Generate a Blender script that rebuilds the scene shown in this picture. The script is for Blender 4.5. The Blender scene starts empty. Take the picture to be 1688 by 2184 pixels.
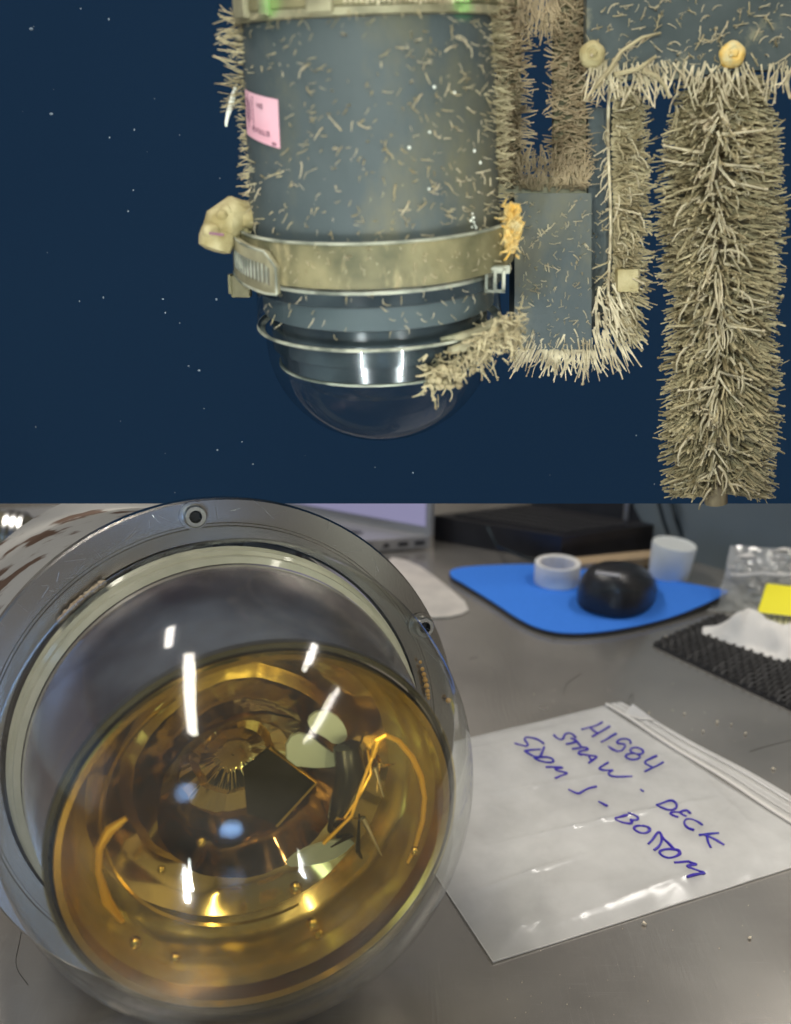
import bpy, bmesh, math, random
from mathutils import Vector, Matrix, noise
R = random.Random(7)
SC = bpy.context.scene
C = SC.collection
V = Vector
PI = math.pi

# ------------------------------------------------------------------ camera
FPX, TH, CAMH = 2088.0, math.atan2(692, 2088), .384
cam_d = bpy.data.cameras.new('camera')
cam = bpy.data.objects.new('camera', cam_d); C.objects.link(cam)
cam.location = (0, 0, CAMH)
cam.rotation_euler = (PI/2 - TH, 0, 0)
cam_d.sensor_width = 36; cam_d.sensor_fit = 'AUTO'
cam_d.lens = 36*FPX/2184
cam_d.clip_start = .01; cam_d.clip_end = 500
cam_d.dof.use_dof = True; cam_d.dof.focus_distance = .50; cam_d.dof.aperture_fstop = 7
SC.camera = cam
FW = V((0, math.cos(TH), -math.sin(TH))); UP = V((0, math.sin(TH), math.cos(TH))); CAM = V((0, 0, CAMH))
def ray(x, y): return FW + V(((x-844)/FPX, 0, 0)) - UP*((y-1092)/FPX)
def G(x, y, z=0.0):
    r = ray(x, y); return CAM + r*((z-CAMH)/r.z)
def P(x, y, Y):
    r = ray(x, y); return CAM + r*(Y/r.y)
def proj(p):
    d = V(p)-CAM; D = d.dot(FW)
    return 844+FPX*d.x/D, 1092-FPX*d.dot(UP)/D, D

# ------------------------------------------------------------------ world, sun, lamps, exposure
w = bpy.data.worlds.new('World'); SC.world = w; w.use_nodes = True
nt = w.node_tree; sky = nt.nodes.new('ShaderNodeTexSky'); sky.sky_type = 'NISHITA'; sky.sun_disc = False
sky.sun_elevation = math.radians(48); sky.sun_rotation = math.radians(80)
bg = nt.nodes['Background']; bg.inputs['Strength'].default_value = .15
nt.links.new(sky.outputs[0], bg.inputs[0])
def light(name, kind, loc, aim, energy, color, **k):
    d = bpy.data.lights.new(name, kind); o = bpy.data.objects.new(name, d); C.objects.link(o)
    o.location = loc; o.rotation_euler = (V(aim)-V(loc)).to_track_quat('-Z', 'Y').to_euler()
    d.energy = energy; d.color = color
    for a, b in k.items(): setattr(d, a, b)
    return o
light('sun', 'SUN', (3, .3, 3), (3-.66, .3-.12, 3-.74), 2.5, (1, .95, .86), angle=math.radians(.5))
CZ = 1.70
LAMPS = [((-.50, -.35, CZ-.06), .11, 1.2, 20, (1, .93, .82)), ((1.5, -.35, CZ-.06), .09, 1.2, 13, (1, .93, .82)),
         ((-.75, 1.00, CZ-.06), .09, 1.2, 17, (1, .95, .88)), ((.85, .95, CZ-.06), .09, 1.2, 17, (1, .95, .88))]
for i, (l, sx, sy, e, c) in enumerate(LAMPS):
    light('ceiling_tube', 'AREA', l, V(l)-V((0, 0, 1)), e, c, shape='RECTANGLE', size=sx, size_y=sy)
for sx in (-1, 1):
    light('vehicle_lamp', 'SPOT', (sx*.075-.01, -.02, .50), P(1000, 380, .45), 2.8, (.90, 1, .86), spot_size=math.radians(48), spot_blend=.5, shadow_soft_size=.004)
for sx in (-.15, .19):  # unseen bars added and made tall to draw streaks on the module glass
    light('vehicle_led_bar', 'AREA', (sx, -.03, .09), P(820, 740, .42), .10, (.95, 1, .97), shape='RECTANGLE', size=.006, size_y=.15, spread=math.radians(40))
WL = [((.18, -2.12, .50), .42, .26, 4), ((-.75, -2.12, 1.25), .42, .42, 3.5)]  # bluish panels added behind the camera for blue reflections on dome and flange
for l, sx, sy, e in WL:
    light('wall_panel_light', 'AREA', l, V(l)+V((0, 1, 0)), e, (.30, .55, 1), shape='ELLIPSE', size=sx, size_y=sy)
for px, py in ((575, 15), (985, 12)):
    light('green_laser', 'SPOT', (.02, -.02, .47), P(px, py+10, .40), 9, (.02, 1, .05), spot_size=math.radians(1.35), spot_blend=.9, shadow_soft_size=.0005)
SC.view_settings.view_transform = 'Standard'; SC.view_settings.look = 'None'
SC.view_settings.exposure = 0; SC.view_settings.gamma = 1; SC.view_settings.use_curve_mapping = False
SC.render.engine = 'CYCLES'
SC.cycles.max_bounces = 10; SC.cycles.transparent_max_bounces = 24; SC.cycles.diffuse_bounces = 3
SC.cycles.glossy_bounces = 6; SC.cycles.transmission_bounces = 6
SC.cycles.caustics_reflective = False; SC.cycles.caustics_refractive = False
SC.cycles.sample_clamp_indirect = 3

# ------------------------------------------------------------------ mesh helpers
class MB:
    def __init__(s): s.v = []; s.f = []; s.m = []; s.sm = []
    def add(s, vs, fs, smooth=True, mi=0):
        o = len(s.v); s.v += [V(q) for q in vs]
        for f in fs: s.f.append([i+o for i in f]); s.m.append(mi); s.sm.append(smooth)
        return s
    def box(s, c, sx, sy, sz, M=None, bev=0):
        c = V(c); b = [(-1,-1,-1),(1,-1,-1),(1,1,-1),(-1,1,-1),(-1,-1,1),(1,-1,1),(1,1,1),(-1,1,1)]
        M = M or Matrix.Identity(3)
        if bev:
            bm = bmesh.new(); bmesh.ops.create_cube(bm, size=1)
            for q in bm.verts: q.co = V((q.co.x*sx, q.co.y*sy, q.co.z*sz))
            bmesh.ops.bevel(bm, geom=list(bm.edges), offset=bev, segments=2, affect='EDGES', profile=.6)
            bm.verts.index_update()
            s.add([c+M@q.co for q in bm.verts], [[q.index for q in f.verts] for f in bm.faces], False); bm.free(); return s
        return s.add([c+M@V((x*sx/2, y*sy/2, z*sz/2)) for x, y, z in b],
                     [(0,3,2,1),(4,5,6,7),(0,1,5,4),(1,2,6,5),(2,3,7,6),(3,0,4,7)], False)
    def tube(s, pts, rad, n=6, caps=True, smooth=True):
        pts = [V(p) for p in pts]; k = len(pts)
        if not hasattr(rad, '__len__'): rad = [rad]*k
        t0 = (pts[1]-pts[0]).normalized(); a = t0.orthogonal().normalized(); vs = []; fs = []
        for i, p in enumerate(pts):
            t = (pts[min(i+1, k-1)]-pts[max(i-1, 0)]).normalized()
            a = (a - t*a.dot(t)).normalized(); b = t.cross(a)
            for j in range(n):
                an = 2*PI*j/n; vs.append(p+(a*math.cos(an)+b*math.sin(an))*rad[i])
        for i in range(k-1):
            for j in range(n):
                j2 = (j+1) % n; fs.append((i*n+j, i*n+j2, (i+1)*n+j2, (i+1)*n+j))
        if caps: fs.append(tuple(range(n-1, -1, -1))); fs.append(tuple((k-1)*n+j for j in range(n)))
        return s.add(vs, fs, smooth)
    def lathe(s, org, ax, prof, n=64, smooth=True, wob=None, ref=None, a0=0, a1=2*PI):
        org = V(org); ax = V(ax).normalized()
        u = (ref or V((1, 0, 0))); u = (u-ax*u.dot(ax)).normalized(); v = ax.cross(u); vs = []; fs = []
        full = abs(a1-a0-2*PI) < 1e-6; m = n if full else n+1
        for (h, r) in prof:
            for j in range(m):
                an = a0+(a1-a0)*j/n; rr = r + (wob(h, an) if wob else 0)
                vs.append(org+ax*h+(u*math.cos(an)+v*math.sin(an))*rr)
        for i in range(len(prof)-1):
            for j in range(n):
                j2 = (j+1) % m; fs.append((i*m+j, i*m+j2, (i+1)*m+j2, (i+1)*m+j))
        return s.add(vs, fs, smooth)
    def grid(s, fn, nu, nv, smooth=True):
        vs = [fn(i/nu, j/nv) for j in range(nv+1) for i in range(nu+1)]
        return s.add(vs, [(j*(nu+1)+i, j*(nu+1)+i+1, (j+1)*(nu+1)+i+1, (j+1)*(nu+1)+i) for j in range(nv) for i in range(nu)], smooth)
    def prism(s, poly, dz, smooth=False):
        n = len(poly); poly = [V(p) for p in poly]; dz = V(dz)
        return s.add(poly+[p+dz for p in poly], [tuple(range(n-1, -1, -1)), tuple(range(n, 2*n))]+[(i, (i+1) % n, n+(i+1) % n, n+i) for i in range(n)], smooth)
    def ball(s, c, r, nu=10, nv=7, sq=(1, 1, 1), jit=0):
        c = V(c); vs = [c+V((0, 0, r*sq[2]))]; fs = []
        for i in range(1, nv):
            for j in range(nu):
                a = PI*i/nv; b = 2*PI*j/nu; k = r*(1+R.uniform(-jit, jit))
                vs.append(c+V((math.sin(a)*math.cos(b)*k*sq[0], math.sin(a)*math.sin(b)*k*sq[1], math.cos(a)*k*sq[2])))
        vs.append(c-V((0, 0, r*sq[2])))
        for j in range(nu):
            j2 = (j+1) % nu; fs.append((0, 1+j, 1+j2)); e = 1+(nv-2)*nu; fs.append((len(vs)-1, e+j2, e+j))
            for i in range(nv-2): fs.append((1+i*nu+j, 1+(i+1)*nu+j, 1+(i+1)*nu+j2, 1+i*nu+j2))
        return s.add(vs, fs)
    def build(s, name, mat, parent=None, kind=None, label=None, subsurf=0, recalc=True):
        org = root_origin(parent)
        me = bpy.data.meshes.new(name); me.from_pydata([tuple(v-org) for v in s.v], [], s.f)
        me.polygons.foreach_set('use_smooth', s.sm)
        if recalc:
            bm = bmesh.new(); bm.from_mesh(me); bmesh.ops.recalc_face_normals(bm, faces=bm.faces); bm.to_mesh(me); bm.free()
        if sum(s.sm): me.set_sharp_from_angle(angle=math.radians(38))
        me.materials.append(mat)
        o = bpy.data.objects.new(name, me); C.objects.link(o)
        if parent: o.parent = parent
        if kind: o['kind'] = kind
        if label and parent: o['label'] = label
        if subsurf: m = o.modifiers.new('s', 'SUBSURF'); m.levels = m.render_levels = subsurf
        return o
def root_origin(o):
    p = V((0, 0, 0))
    while o: p = p+o.location; o = o.parent
    return p
def closed_smooth(pts, n=3):
    for _ in range(n):
        q = []
        for a, b in zip(pts, pts[1:]+pts[:1]): q += [a.lerp(b, .25), a.lerp(b, .75)]
        pts = q
    return pts
def thing(name, loc, label, cat, group=None):
    o = bpy.data.objects.new(name, None); C.objects.link(o); o.location = loc; o.empty_display_size = .01
    o['label'] = label; o['category'] = cat
    if group: o['group'] = group
    return o
def tag(o, label, cat, group=None):
    o['label'] = label; o['category'] = cat
    if group: o['group'] = group
    return o

# ------------------------------------------------------------------ materials
def mat(name, col, *a, stain=None, **k):
    m = mat0(name, col, *a, **k)
    if stain:
        n = m.node_tree.nodes; L = m.node_tree.links; b = n['Principled BSDF']; sc, scale, lo, hi, st = stain
        tc = n.new('ShaderNodeTexCoord'); mp = n.new('ShaderNodeMapping'); mp.inputs['Scale'].default_value = st; L.new(tc.outputs['Object'], mp.inputs[0])
        t = n.new('ShaderNodeTexNoise'); t.inputs['Scale'].default_value = scale; t.inputs['Detail'].default_value = 9; t.inputs['Roughness'].default_value = .65; L.new(mp.outputs[0], t.inputs['Vector'])
        mr = n.new('ShaderNodeMapRange'); mr.inputs['From Min'].default_value = lo; mr.inputs['From Max'].default_value = hi; L.new(t.outputs[0], mr.inputs[0])
        mx = n.new('ShaderNodeMix'); mx.data_type = 'RGBA'; src = b.inputs['Base Color'].links[0].from_socket if b.inputs['Base Color'].links else None
        if src: L.new(src, mx.inputs[6])
        else: mx.inputs[6].default_value = (*col, 1)
        mx.inputs[7].default_value = (*sc, 1); L.new(mr.outputs[0], mx.inputs[0]); L.new(mx.outputs[2], b.inputs['Base Color'])
    return m
def mat0(name, col, rough=.5, metal=0, noise_amt=0, scale=50, col2=None, bump=0, bscale=200, coat=0, trans=0, spec=.5, stretch=None, alpha=1, detail=4, lo=.35, hi=.65, sss=0):
    m = bpy.data.materials.new(name); m.use_nodes = True; n = m.node_tree.nodes; L = m.node_tree.links
    b = n['Principled BSDF']; b.inputs['Base Color'].default_value = (*col, 1)
    b.inputs['Roughness'].default_value = rough; b.inputs['Metallic'].default_value = metal
    b.inputs['Coat Weight'].default_value = coat; b.inputs['Coat Roughness'].default_value = .06; b.inputs['Specular IOR Level'].default_value = spec
    b.inputs['Transmission Weight'].default_value = trans; b.inputs['Alpha'].default_value = alpha
    tc = n.new('ShaderNodeTexCoord'); mp = n.new('ShaderNodeMapping'); L.new(tc.outputs['Object'], mp.inputs[0])
    if stretch: mp.inputs['Scale'].default_value = stretch
    if col2:
        t = n.new('ShaderNodeTexNoise'); t.inputs['Scale'].default_value = scale; t.inputs['Detail'].default_value = detail
        L.new(mp.outputs[0], t.inputs['Vector'])
        r = n.new('ShaderNodeValToRGB'); r.color_ramp.elements[0].color = (*col, 1); r.color_ramp.elements[1].color = (*col2, 1)
        r.color_ramp.elements[0].position = lo; r.color_ramp.elements[1].position = hi
        L.new(t.outputs[0], r.inputs[0]); L.new(r.outputs[0], b.inputs['Base Color'])
    if bump:
        t2 = n.new('ShaderNodeTexNoise'); t2.inputs['Scale'].default_value = bscale; t2.inputs['Detail'].default_value = 5
        L.new(mp.outputs[0], t2.inputs['Vector'])
        bp = n.new('ShaderNodeBump'); bp.inputs['Strength'].default_value = bump; bp.inputs['Distance'].default_value = .001
        L.new(t2.outputs[0], bp.inputs['Height']); L.new(bp.outputs[0], b.inputs['Normal'])
    return m
def schlick(n, L, ior):
    f0 = ((ior-1)/(ior+1))**2; lw = n.new('ShaderNodeLayerWeight'); lw.inputs[0].default_value = .5
    pw = n.new('ShaderNodeMath'); pw.operation = 'POWER'; pw.inputs[1].default_value = 5; L.new(lw.outputs['Facing'], pw.inputs[0])
    ma = n.new('ShaderNodeMath'); ma.operation = 'MULTIPLY_ADD'; ma.inputs[1].default_value = 1-f0; ma.inputs[2].default_value = f0; L.new(pw.outputs[0], ma.inputs[0])
    return ma
def glassy(name, tint=(1, 1, 1), ior=1.45, haze=0.0, hazecol=(.6, .65, .6), rough=0.02, trans_rough=None):
    """clear shell: see-through body, Fresnel reflection, a little surface haze"""
    m = bpy.data.materials.new(name); m.use_nodes = True; n = m.node_tree.nodes; L = m.node_tree.links; n.clear()
    o = n.new('ShaderNodeOutputMaterial'); t = n.new('ShaderNodeBsdfTransparent'); t.inputs[0].default_value = (*tint, 1)
    g = n.new('ShaderNodeBsdfGlossy'); g.inputs['Roughness'].default_value = rough
    fr = schlick(n, L, ior); mx = n.new('ShaderNodeMixShader')
    L.new(fr.outputs[0], mx.inputs[0]); L.new(g.outputs[0], mx.inputs[2])
    if haze:
        d = n.new('ShaderNodeBsdfDiffuse'); d.inputs[0].default_value = (*hazecol, 1)
        m2 = n.new('ShaderNodeMixShader'); tx = n.new('ShaderNodeTexNoise'); tx.inputs['Scale'].default_value = 30; tx.inputs['Detail'].default_value = 6
        tc = n.new('ShaderNodeTexCoord'); L.new(tc.outputs['Object'], tx.inputs['Vector'])
        mr = n.new('ShaderNodeMapRange'); mr.inputs['From Min'].default_value = .35; mr.inputs['From Max'].default_value = .7
        mr.inputs['To Min'].default_value = haze*.4; mr.inputs['To Max'].default_value = haze*1.6
        L.new(tx.outputs[0], mr.inputs[0]); L.new(mr.outputs[0], m2.inputs[0]); L.new(t.outputs[0], m2.inputs[1]); L.new(d.outputs[0], m2.inputs[2])
        L.new(m2.outputs[0], mx.inputs[1])
    else: L.new(t.outputs[0], mx.inputs[1])
    L.new(mx.outputs[0], o.inputs[0]); return m

M = dict(
 wall=mat('wall_paint', (.42, .40, .37), .8, col2=(.50, .48, .45), scale=2),
 ceil=mat('ceiling_paint', (.55, .54, .50), .9, col2=(.6, .58, .55), scale=2),
 floor=mat('floor_vinyl', (.12, .11, .1), .5, col2=(.16, .15, .14), scale=4),
 slate=mat('slate_coating', (.044, .060, .065), .65, col2=(.075, .092, .095), scale=26, detail=8, bump=.2, bscale=400, lo=.3, hi=.7, stain=((.12, .115, .075), 16, .50, .66, (1, 1, .6))),
 slate_mid=mat('weathered_slate', (.034, .048, .05), .65, col2=(.07, .085, .085), scale=40, detail=8, bump=.25, stain=((.20, .19, .13), 60, .58, .68, (1, 1, 1))),
 slate_dk=mat('dark_slate', (.018, .026, .032), .18, col2=(.05, .065, .072), scale=40),
 inner=mat('inner_grey', (.085, .105, .11), .6, col2=(.06, .08, .088), scale=25),
 olive=mat('silted_steel', (.075, .074, .038), .6, .2, col2=(.24, .21, .11), scale=45, bump=.6, bscale=260, detail=8, stain=((.36, .30, .16), 70, .57, .70, (1, 1, .35))),
 olive_lt=mat('silted_steel_pale', (.38, .345, .22), .55, .2, col2=(.20, .18, .11), scale=90, bump=.3),
 rim=mat('pale_rim', (.42, .42, .33), .55, 0, col2=(.13, .14, .11), scale=80, detail=8, lo=.4, hi=.6),
 silt=mat('yellow_silt', (.30, .24, .10), .75, col2=(.50, .43, .24), scale=110, bump=.5, bscale=600),
 silt_or=mat('orange_silt', (.85, .52, .10), .7, col2=(.62, .52, .28), scale=160, bump=.5, bscale=600),
 hyd=mat('hydroid', (.19, .15, .075), .7, col2=(.56, .475, .29), scale=90, detail=3, lo=.3, hi=.7),
 hyd_br=mat('hydroid_brown', (.17, .125, .07), .7, col2=(.46, .36, .22), scale=70, detail=3, lo=.3, hi=.7),
 hyd_lt=mat('hydroid_pale', (.70, .61, .42), .6, col2=(.32, .26, .16), scale=150),
 snow=mat('snow_speck', (.20, .26, .32), .9),
 white=mat('white_film', (.85, .87, .78), .6),
 pink=mat('pink_sticker', (.84, .44, .52), .5, col2=(.86, .50, .58), scale=60),
 ink_p=mat('label_print', (.22, .10, .14), .6),
 ink=mat('blue_marker', (.018, .016, .36), .45, col2=(.05, .02, .38), scale=40),
 dark=mat('dark_rubber', (.018, .018, .02), .55),
 black=mat('black_plastic', (.012, .012, .015), .35, col2=(.02, .02, .024), scale=50),
 key=mat('keycap', (.03, .03, .033), .45),
 lapt=mat('silver_shell', (.42, .42, .42), .35, .6),
 keyg=mat('grey_keys', (.09, .09, .095), .5),
 cab=mat('grey_cabinet_paint', (.17, .21, .225), .5, col2=(.19, .225, .24), scale=5),
 mousep=mat('mouse_shell', (.016, .016, .018), .36, coat=.12, bump=.15, bscale=2500),
 prn=mat('grey_print', (.75, .75, .77), .5),
 pad=mat('blue_pad_cloth', (.045, .20, .72), .85, col2=(.05, .215, .76), scale=300, bump=.15, bscale=3000, spec=.2),
 tape=mat('white_plastic', (.80, .79, .76), .4),
 cup=mat('milky_cup', (.74, .77, .75), .35, spec=.5),
 cardb=mat('tan_card', (.45, .33, .20), .7),
 paper=mat('white_paper', (.78, .75, .70), .7),
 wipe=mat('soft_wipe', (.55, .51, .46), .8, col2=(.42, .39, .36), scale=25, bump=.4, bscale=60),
 yel=mat('yellow_card', (.95, .85, .01), .45),
 yel_p=mat('pale_yellow_strip', (.72, .68, .38), .6),
 matk=mat('rubber_mat', (.030, .029, .029), .6),
 egg=mat('orange_egg', (.72, .42, .12), .4, col2=(.6, .33, .08), scale=200),
 debris=mat('brown_debris', (.28, .2, .11), .7, col2=(.5, .42, .3), scale=300, bump=.5, bscale=900),
 stain=mat('stained_shell', (.44, .43, .40), .4, .4, col2=(.13, .08, .055), scale=30, detail=10, lo=.54, hi=.60, bump=.3, stretch=(1, 3, 1)),
 ti=mat('titanium', (.50, .485, .46), .22, 1.0, bump=.05, bscale=900),
 ti_dk=mat('titanium_shadow', (.25, .24, .23), .35, 1.0),  # darker metal tone of the bench legs
 bolt=mat('bolt_steel', (.52, .52, .50), .3, 1.0),
 socket=mat('bolt_socket', (.05, .05, .05), .4, .8),
 brass=mat('brass_fitting', (.30, .28, .20), .35, .7, col2=(.2, .18, .12), scale=60),
 sleeve=mat('polished_sleeve', (.78, .76, .78), .24, .9, col2=(.24, .19, .22), scale=11, lo=.42, hi=.60),
 gask=mat('pale_gasket', (.42, .41, .30), .35, col2=(.52, .50, .38), scale=60, coat=.5),
 goldwall=mat('gold_wall', (.95, .86, .48), .20, .85, col2=(.74, .60, .26), scale=20, bump=.1, bscale=60),
 funnel=mat('funnel_mirror', (.20, .13, .09), .12, 1.0, col2=(.50, .33, .2), scale=30, lo=.45, hi=.6),
 bowl=mat('gold_mirror', (.98, .80, .38), .12, .92, col2=(.40, .24, .11), scale=15, lo=.44, hi=.62, detail=3),
 bowl2=mat('gold_rim_mirror', (.72, .52, .16), .14, 1.0, col2=(.5, .36, .10), scale=12),
 dyn=mat('dynode_plate', (.02, .018, .012), .25, .5),
 ceram=mat('ceramic', (.50, .58, .58), .25, coat=.4),
 copper=mat('copper_wire', (.95, .55, .08), .3, .5),
 hair=mat('hair', (.03, .025, .02), .6),
 crumb=mat('crumb', (.75, .66, .5), .7),
 lampw=mat('lamp_body', (.7, .7, .7), .4),
)
# brushed steel bench: long scratches, smears
def steel():
    m = bpy.data.materials.new('brushed_steel'); m.use_nodes = True; n = m.node_tree.nodes; L = m.node_tree.links; b = n['Principled BSDF']
    tc = n.new('ShaderNodeTexCoord')
    def nz(sc, st, rot=0, det=6):
        mp = n.new('ShaderNodeMapping'); mp.inputs['Scale'].default_value = st; mp.inputs['Rotation'].default_value = (0, 0, rot)
        L.new(tc.outputs['Object'], mp.inputs[0]); t = n.new('ShaderNodeTexNoise'); t.inputs['Scale'].default_value = sc; t.inputs['Detail'].default_value = det
        L.new(mp.outputs[0], t.inputs['Vector']); return t.outputs[0]
    def ramp(s, a, c, lo, hi):
        r = n.new('ShaderNodeValToRGB'); r.color_ramp.elements[0].position = lo; r.color_ramp.elements[1].position = hi
        r.color_ramp.elements[0].color = (*a, 1); r.color_ramp.elements[1].color = (*c, 1); L.new(s, r.inputs[0]); return r.outputs[0]
    base = ramp(nz(7, (1, 1, 1)), (.44, .415, .385), (.66, .625, .57), .34, .68)
    scr = ramp(nz(34, (1, 70, 1), .9, 1), (0, 0, 0), (1, 1, 1), .66, .72)
    scr2 = ramp(nz(28, (80, 1, 1), .35, 1), (0, 0, 0), (1, 1, 1), .67, .73)
    ad = n.new('ShaderNodeMix'); ad.data_type = 'RGBA'; ad.blend_type = 'LIGHTEN'; ad.inputs[0].default_value = 1
    L.new(scr, ad.inputs[6]); L.new(scr2, ad.inputs[7])
    mx = n.new('ShaderNodeMix'); mx.data_type = 'RGBA'; mul = n.new('ShaderNodeMath'); mul.operation = 'MULTIPLY'; mul.inputs[1].default_value = .6
    L.new(ad.outputs[2], mul.inputs[0]); L.new(mul.outputs[0], mx.inputs[0]); L.new(base, mx.inputs[6]); mx.inputs[7].default_value = (.72, .70, .66, 1)
    L.new(mx.outputs[2], b.inputs['Base Color']); b.inputs['Metallic'].default_value = .8
    rr = n.new('ShaderNodeMapRange'); rr.inputs['To Min'].default_value = .15; rr.inputs['To Max'].default_value = .32
    L.new(nz(12, (1, 1, 1)), rr.inputs[0]); L.new(rr.outputs[0], b.inputs['Roughness'])
    bp = n.new('ShaderNodeBump'); bp.inputs['Strength'].default_value = .12; bp.inputs['Distance'].default_value = .0004
    L.new(nz(500, (1, .06, 1), .15, 4), bp.inputs['Height']); L.new(bp.outputs[0], b.inputs['Normal'])
    return m
M['steel'] = steel()
M['glass_big'] = glassy('thick_dome_glass', (.97, .98, .96), 1.5, .02, (.7, .72, .68), .085)
M['amber'] = glassy('amber_bulb_glass', (.98, .89, .60), 1.35, .012, (.55, .42, .16), .03)
M['glass_sea'] = glassy('clear_sea_glass', (.88, .91, .92), 1.42, .008, (.30, .36, .34), .03)
def film(name, col, amt, rough=.3, ior=1.45):
    m = bpy.data.materials.new(name); m.use_nodes = True; n = m.node_tree.nodes; L = m.node_tree.links; n.clear()
    o = n.new('ShaderNodeOutputMaterial'); t = n.new('ShaderNodeBsdfTransparent'); d = n.new('ShaderNodeBsdfDiffuse'); d.inputs[0].default_value = (*col, 1)
    tl = n.new('ShaderNodeBsdfTranslucent'); tl.inputs[0].default_value = (*col, 1); a = n.new('ShaderNodeMixShader'); a.inputs[0].default_value = .3
    L.new(d.outputs[0], a.inputs[1]); L.new(tl.outputs[0], a.inputs[2])
    b = n.new('ShaderNodeMixShader'); L.new(t.outputs[0], b.inputs[1]); L.new(a.outputs[0], b.inputs[2])
    tc = n.new('ShaderNodeTexCoord'); tx = n.new('ShaderNodeTexNoise'); tx.inputs['Scale'].default_value = 22; tx.inputs['Detail'].default_value = 5; L.new(tc.outputs['Object'], tx.inputs['Vector'])
    mr = n.new('ShaderNodeMapRange'); mr.inputs['From Min'].default_value = .3; mr.inputs['From Max'].default_value = .7; mr.inputs['To Min'].default_value = amt*.75; mr.inputs['To Max'].default_value = min(1, amt*1.2)
    L.new(tx.outputs[0], mr.inputs[0]); L.new(mr.outputs[0], b.inputs[0])
    g = n.new('ShaderNodeBsdfGlossy'); g.inputs['Roughness'].default_value = rough
    fr = schlick(n, L, ior); c = n.new('ShaderNodeMixShader')
    L.new(fr.outputs[0], c.inputs[0]); L.new(b.outputs[0], c.inputs[1]); L.new(g.outputs[0], c.inputs[2]); L.new(c.outputs[0], o.inputs[0]); return m
M['bagfilm'] = film('cloudy_bag_film', (.95, .95, .93), .50, .17, 1.5)
M['clearfilm'] = film('clear_crinkled_film', (.90, .91, .88), .45, .10, 1.8)
M['zip'] = film('zip_film', (.90, .89, .86), .8, .2)
def water_mat():
    m = bpy.data.materials.new('deep_water'); m.use_nodes = True; n = m.node_tree.nodes; L = m.node_tree.links; n.clear()
    o = n.new('ShaderNodeOutputMaterial'); tl = n.new('ShaderNodeBsdfTranslucent')
    tc = n.new('ShaderNodeTexCoord'); t = n.new('ShaderNodeTexNoise'); t.inputs['Scale'].default_value = 3.5; t.inputs['Detail'].default_value = 2
    L.new(tc.outputs['Object'], t.inputs['Vector']); r = n.new('ShaderNodeValToRGB')
    r.color_ramp.elements[0].position = .3; r.color_ramp.elements[1].position = .7
    r.color_ramp.elements[0].color = (.022, .062, .140, 1); r.color_ramp.elements[1].color = (.026, .072, .158, 1)
    L.new(t.outputs[0], r.inputs[0]); L.new(r.outputs[0], tl.inputs[0]); L.new(tl.outputs[0], o.inputs[0]); return m
M['water'] = water_mat()

# ------------------------------------------------------------------ setting: room, floor, water backdrop
MB().box((0, 0, -.93), 60, 60, .06).build('floor', M['floor'])['kind'] = 'structure'
X0, X1, Y0, Y1 = -2.3, 2.3, -2.2, 2.2
MB().box((0, Y1+.06, .40), 4.9, .12, 2.6).build('wall_back', M['wall'])['kind'] = 'structure'
MB().box((0, Y0-.06, .40), 4.9, .12, 2.6).build('wall_front', M['wall'])['kind'] = 'structure'
MB().box((X1+.06, 0, .40), .12, 4.4, 2.6).build('wall_right', M['wall'])['kind'] = 'structure'
wl = MB()
wl.box((X0-.06, 0, -.30), .12, 4.4, 1.2); wl.box((X0-.06, 0, 1.60), .12, 4.4, .2)
wl.box((X0-.06, -1.75, .90), .12, .9, 1.2); wl.box((X0-.06, 1.70, .90), .12, 1.0, 1.2)
wl.build('wall_left', M['wall'])['kind'] = 'structure'
MB().box((0, 0, CZ+.05), 4.9, 4.7, .1).build('ceiling', M['ceil'])['kind'] = 'structure'
wf = MB()
for y in (-1.29, -.05, 1.19): wf.box((X0-.04, y, .90), .05, .03, 1.19)
wf.box((X0-.04, -.05, .315), .05, 2.5, .03); wf.box((X0-.04, -.05, 1.485), .05, 2.5, .03)
for k, (x, w_, col_) in enumerate(((-1.05, .5, 'dyn'), (-.30, .22, 'cab'), (.42, .30, 'dyn'), (1.25, .55, 'cab'))):  # unseen cupboards added so their fronts streak the bench reflection
    sh_ = thing('wall_cupboard', (x, Y1-.18, -.9), ['dark cupboard against the back wall, far left', 'narrow grey cupboard against the back wall', 'narrow dark cupboard against the back wall, right of middle', 'wide grey cupboard against the back wall, far right'][k], 'cupboard')
    MB().box((x, Y1-.18, .05), w_, .34, 1.9, bev=.01).build('carcass', M[col_], sh_)
    for sx in (-1, 1): MB().box((x+sx*w_/4, Y1-.355, .05), w_/2-.02, .012, 1.84).build('door', M[col_], sh_)
tag(wf.build('window', M['tape']), 'white framed window in the left wall of the room', 'window')
for i, (l, sx, sy, e, c) in enumerate(LAMPS):
    tag(MB().box((l[0], l[1], l[2]+.032), sx+.06, sy+.06, .05, bev=.006).build('ceiling_light', M['lampw']), ['long ceiling light above the near left of the workbench', 'long ceiling light above the near right of the workbench', 'long ceiling light above the far left of the workbench', 'long ceiling light above the far right of the workbench'][i], 'light', 'ceiling lights over the bench')
for k, (l, sx, sy, e) in enumerate(WL):
    tag(MB().box((l[0], l[1]-.035, l[2]), sx+.06, .05, sy+.06, bev=.006).build('wall_light', M['lampw']), ['low bluish light panel on the wall facing the bench', 'high bluish light panel on the wall facing the bench'][k], 'light')
# the body of dark sea water behind the hanging module
YW = .50
zb = P(844, 1074, YW).z
wm = MB()
wm.grid(lambda a, b: V(((a-.5)*1.3, YW + .03*(2*(a-.5))**2*0, zb+.62*b)), 24, 12)
wo = wm.build('water', M['water']); wo['kind'] = 'structure'

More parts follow.
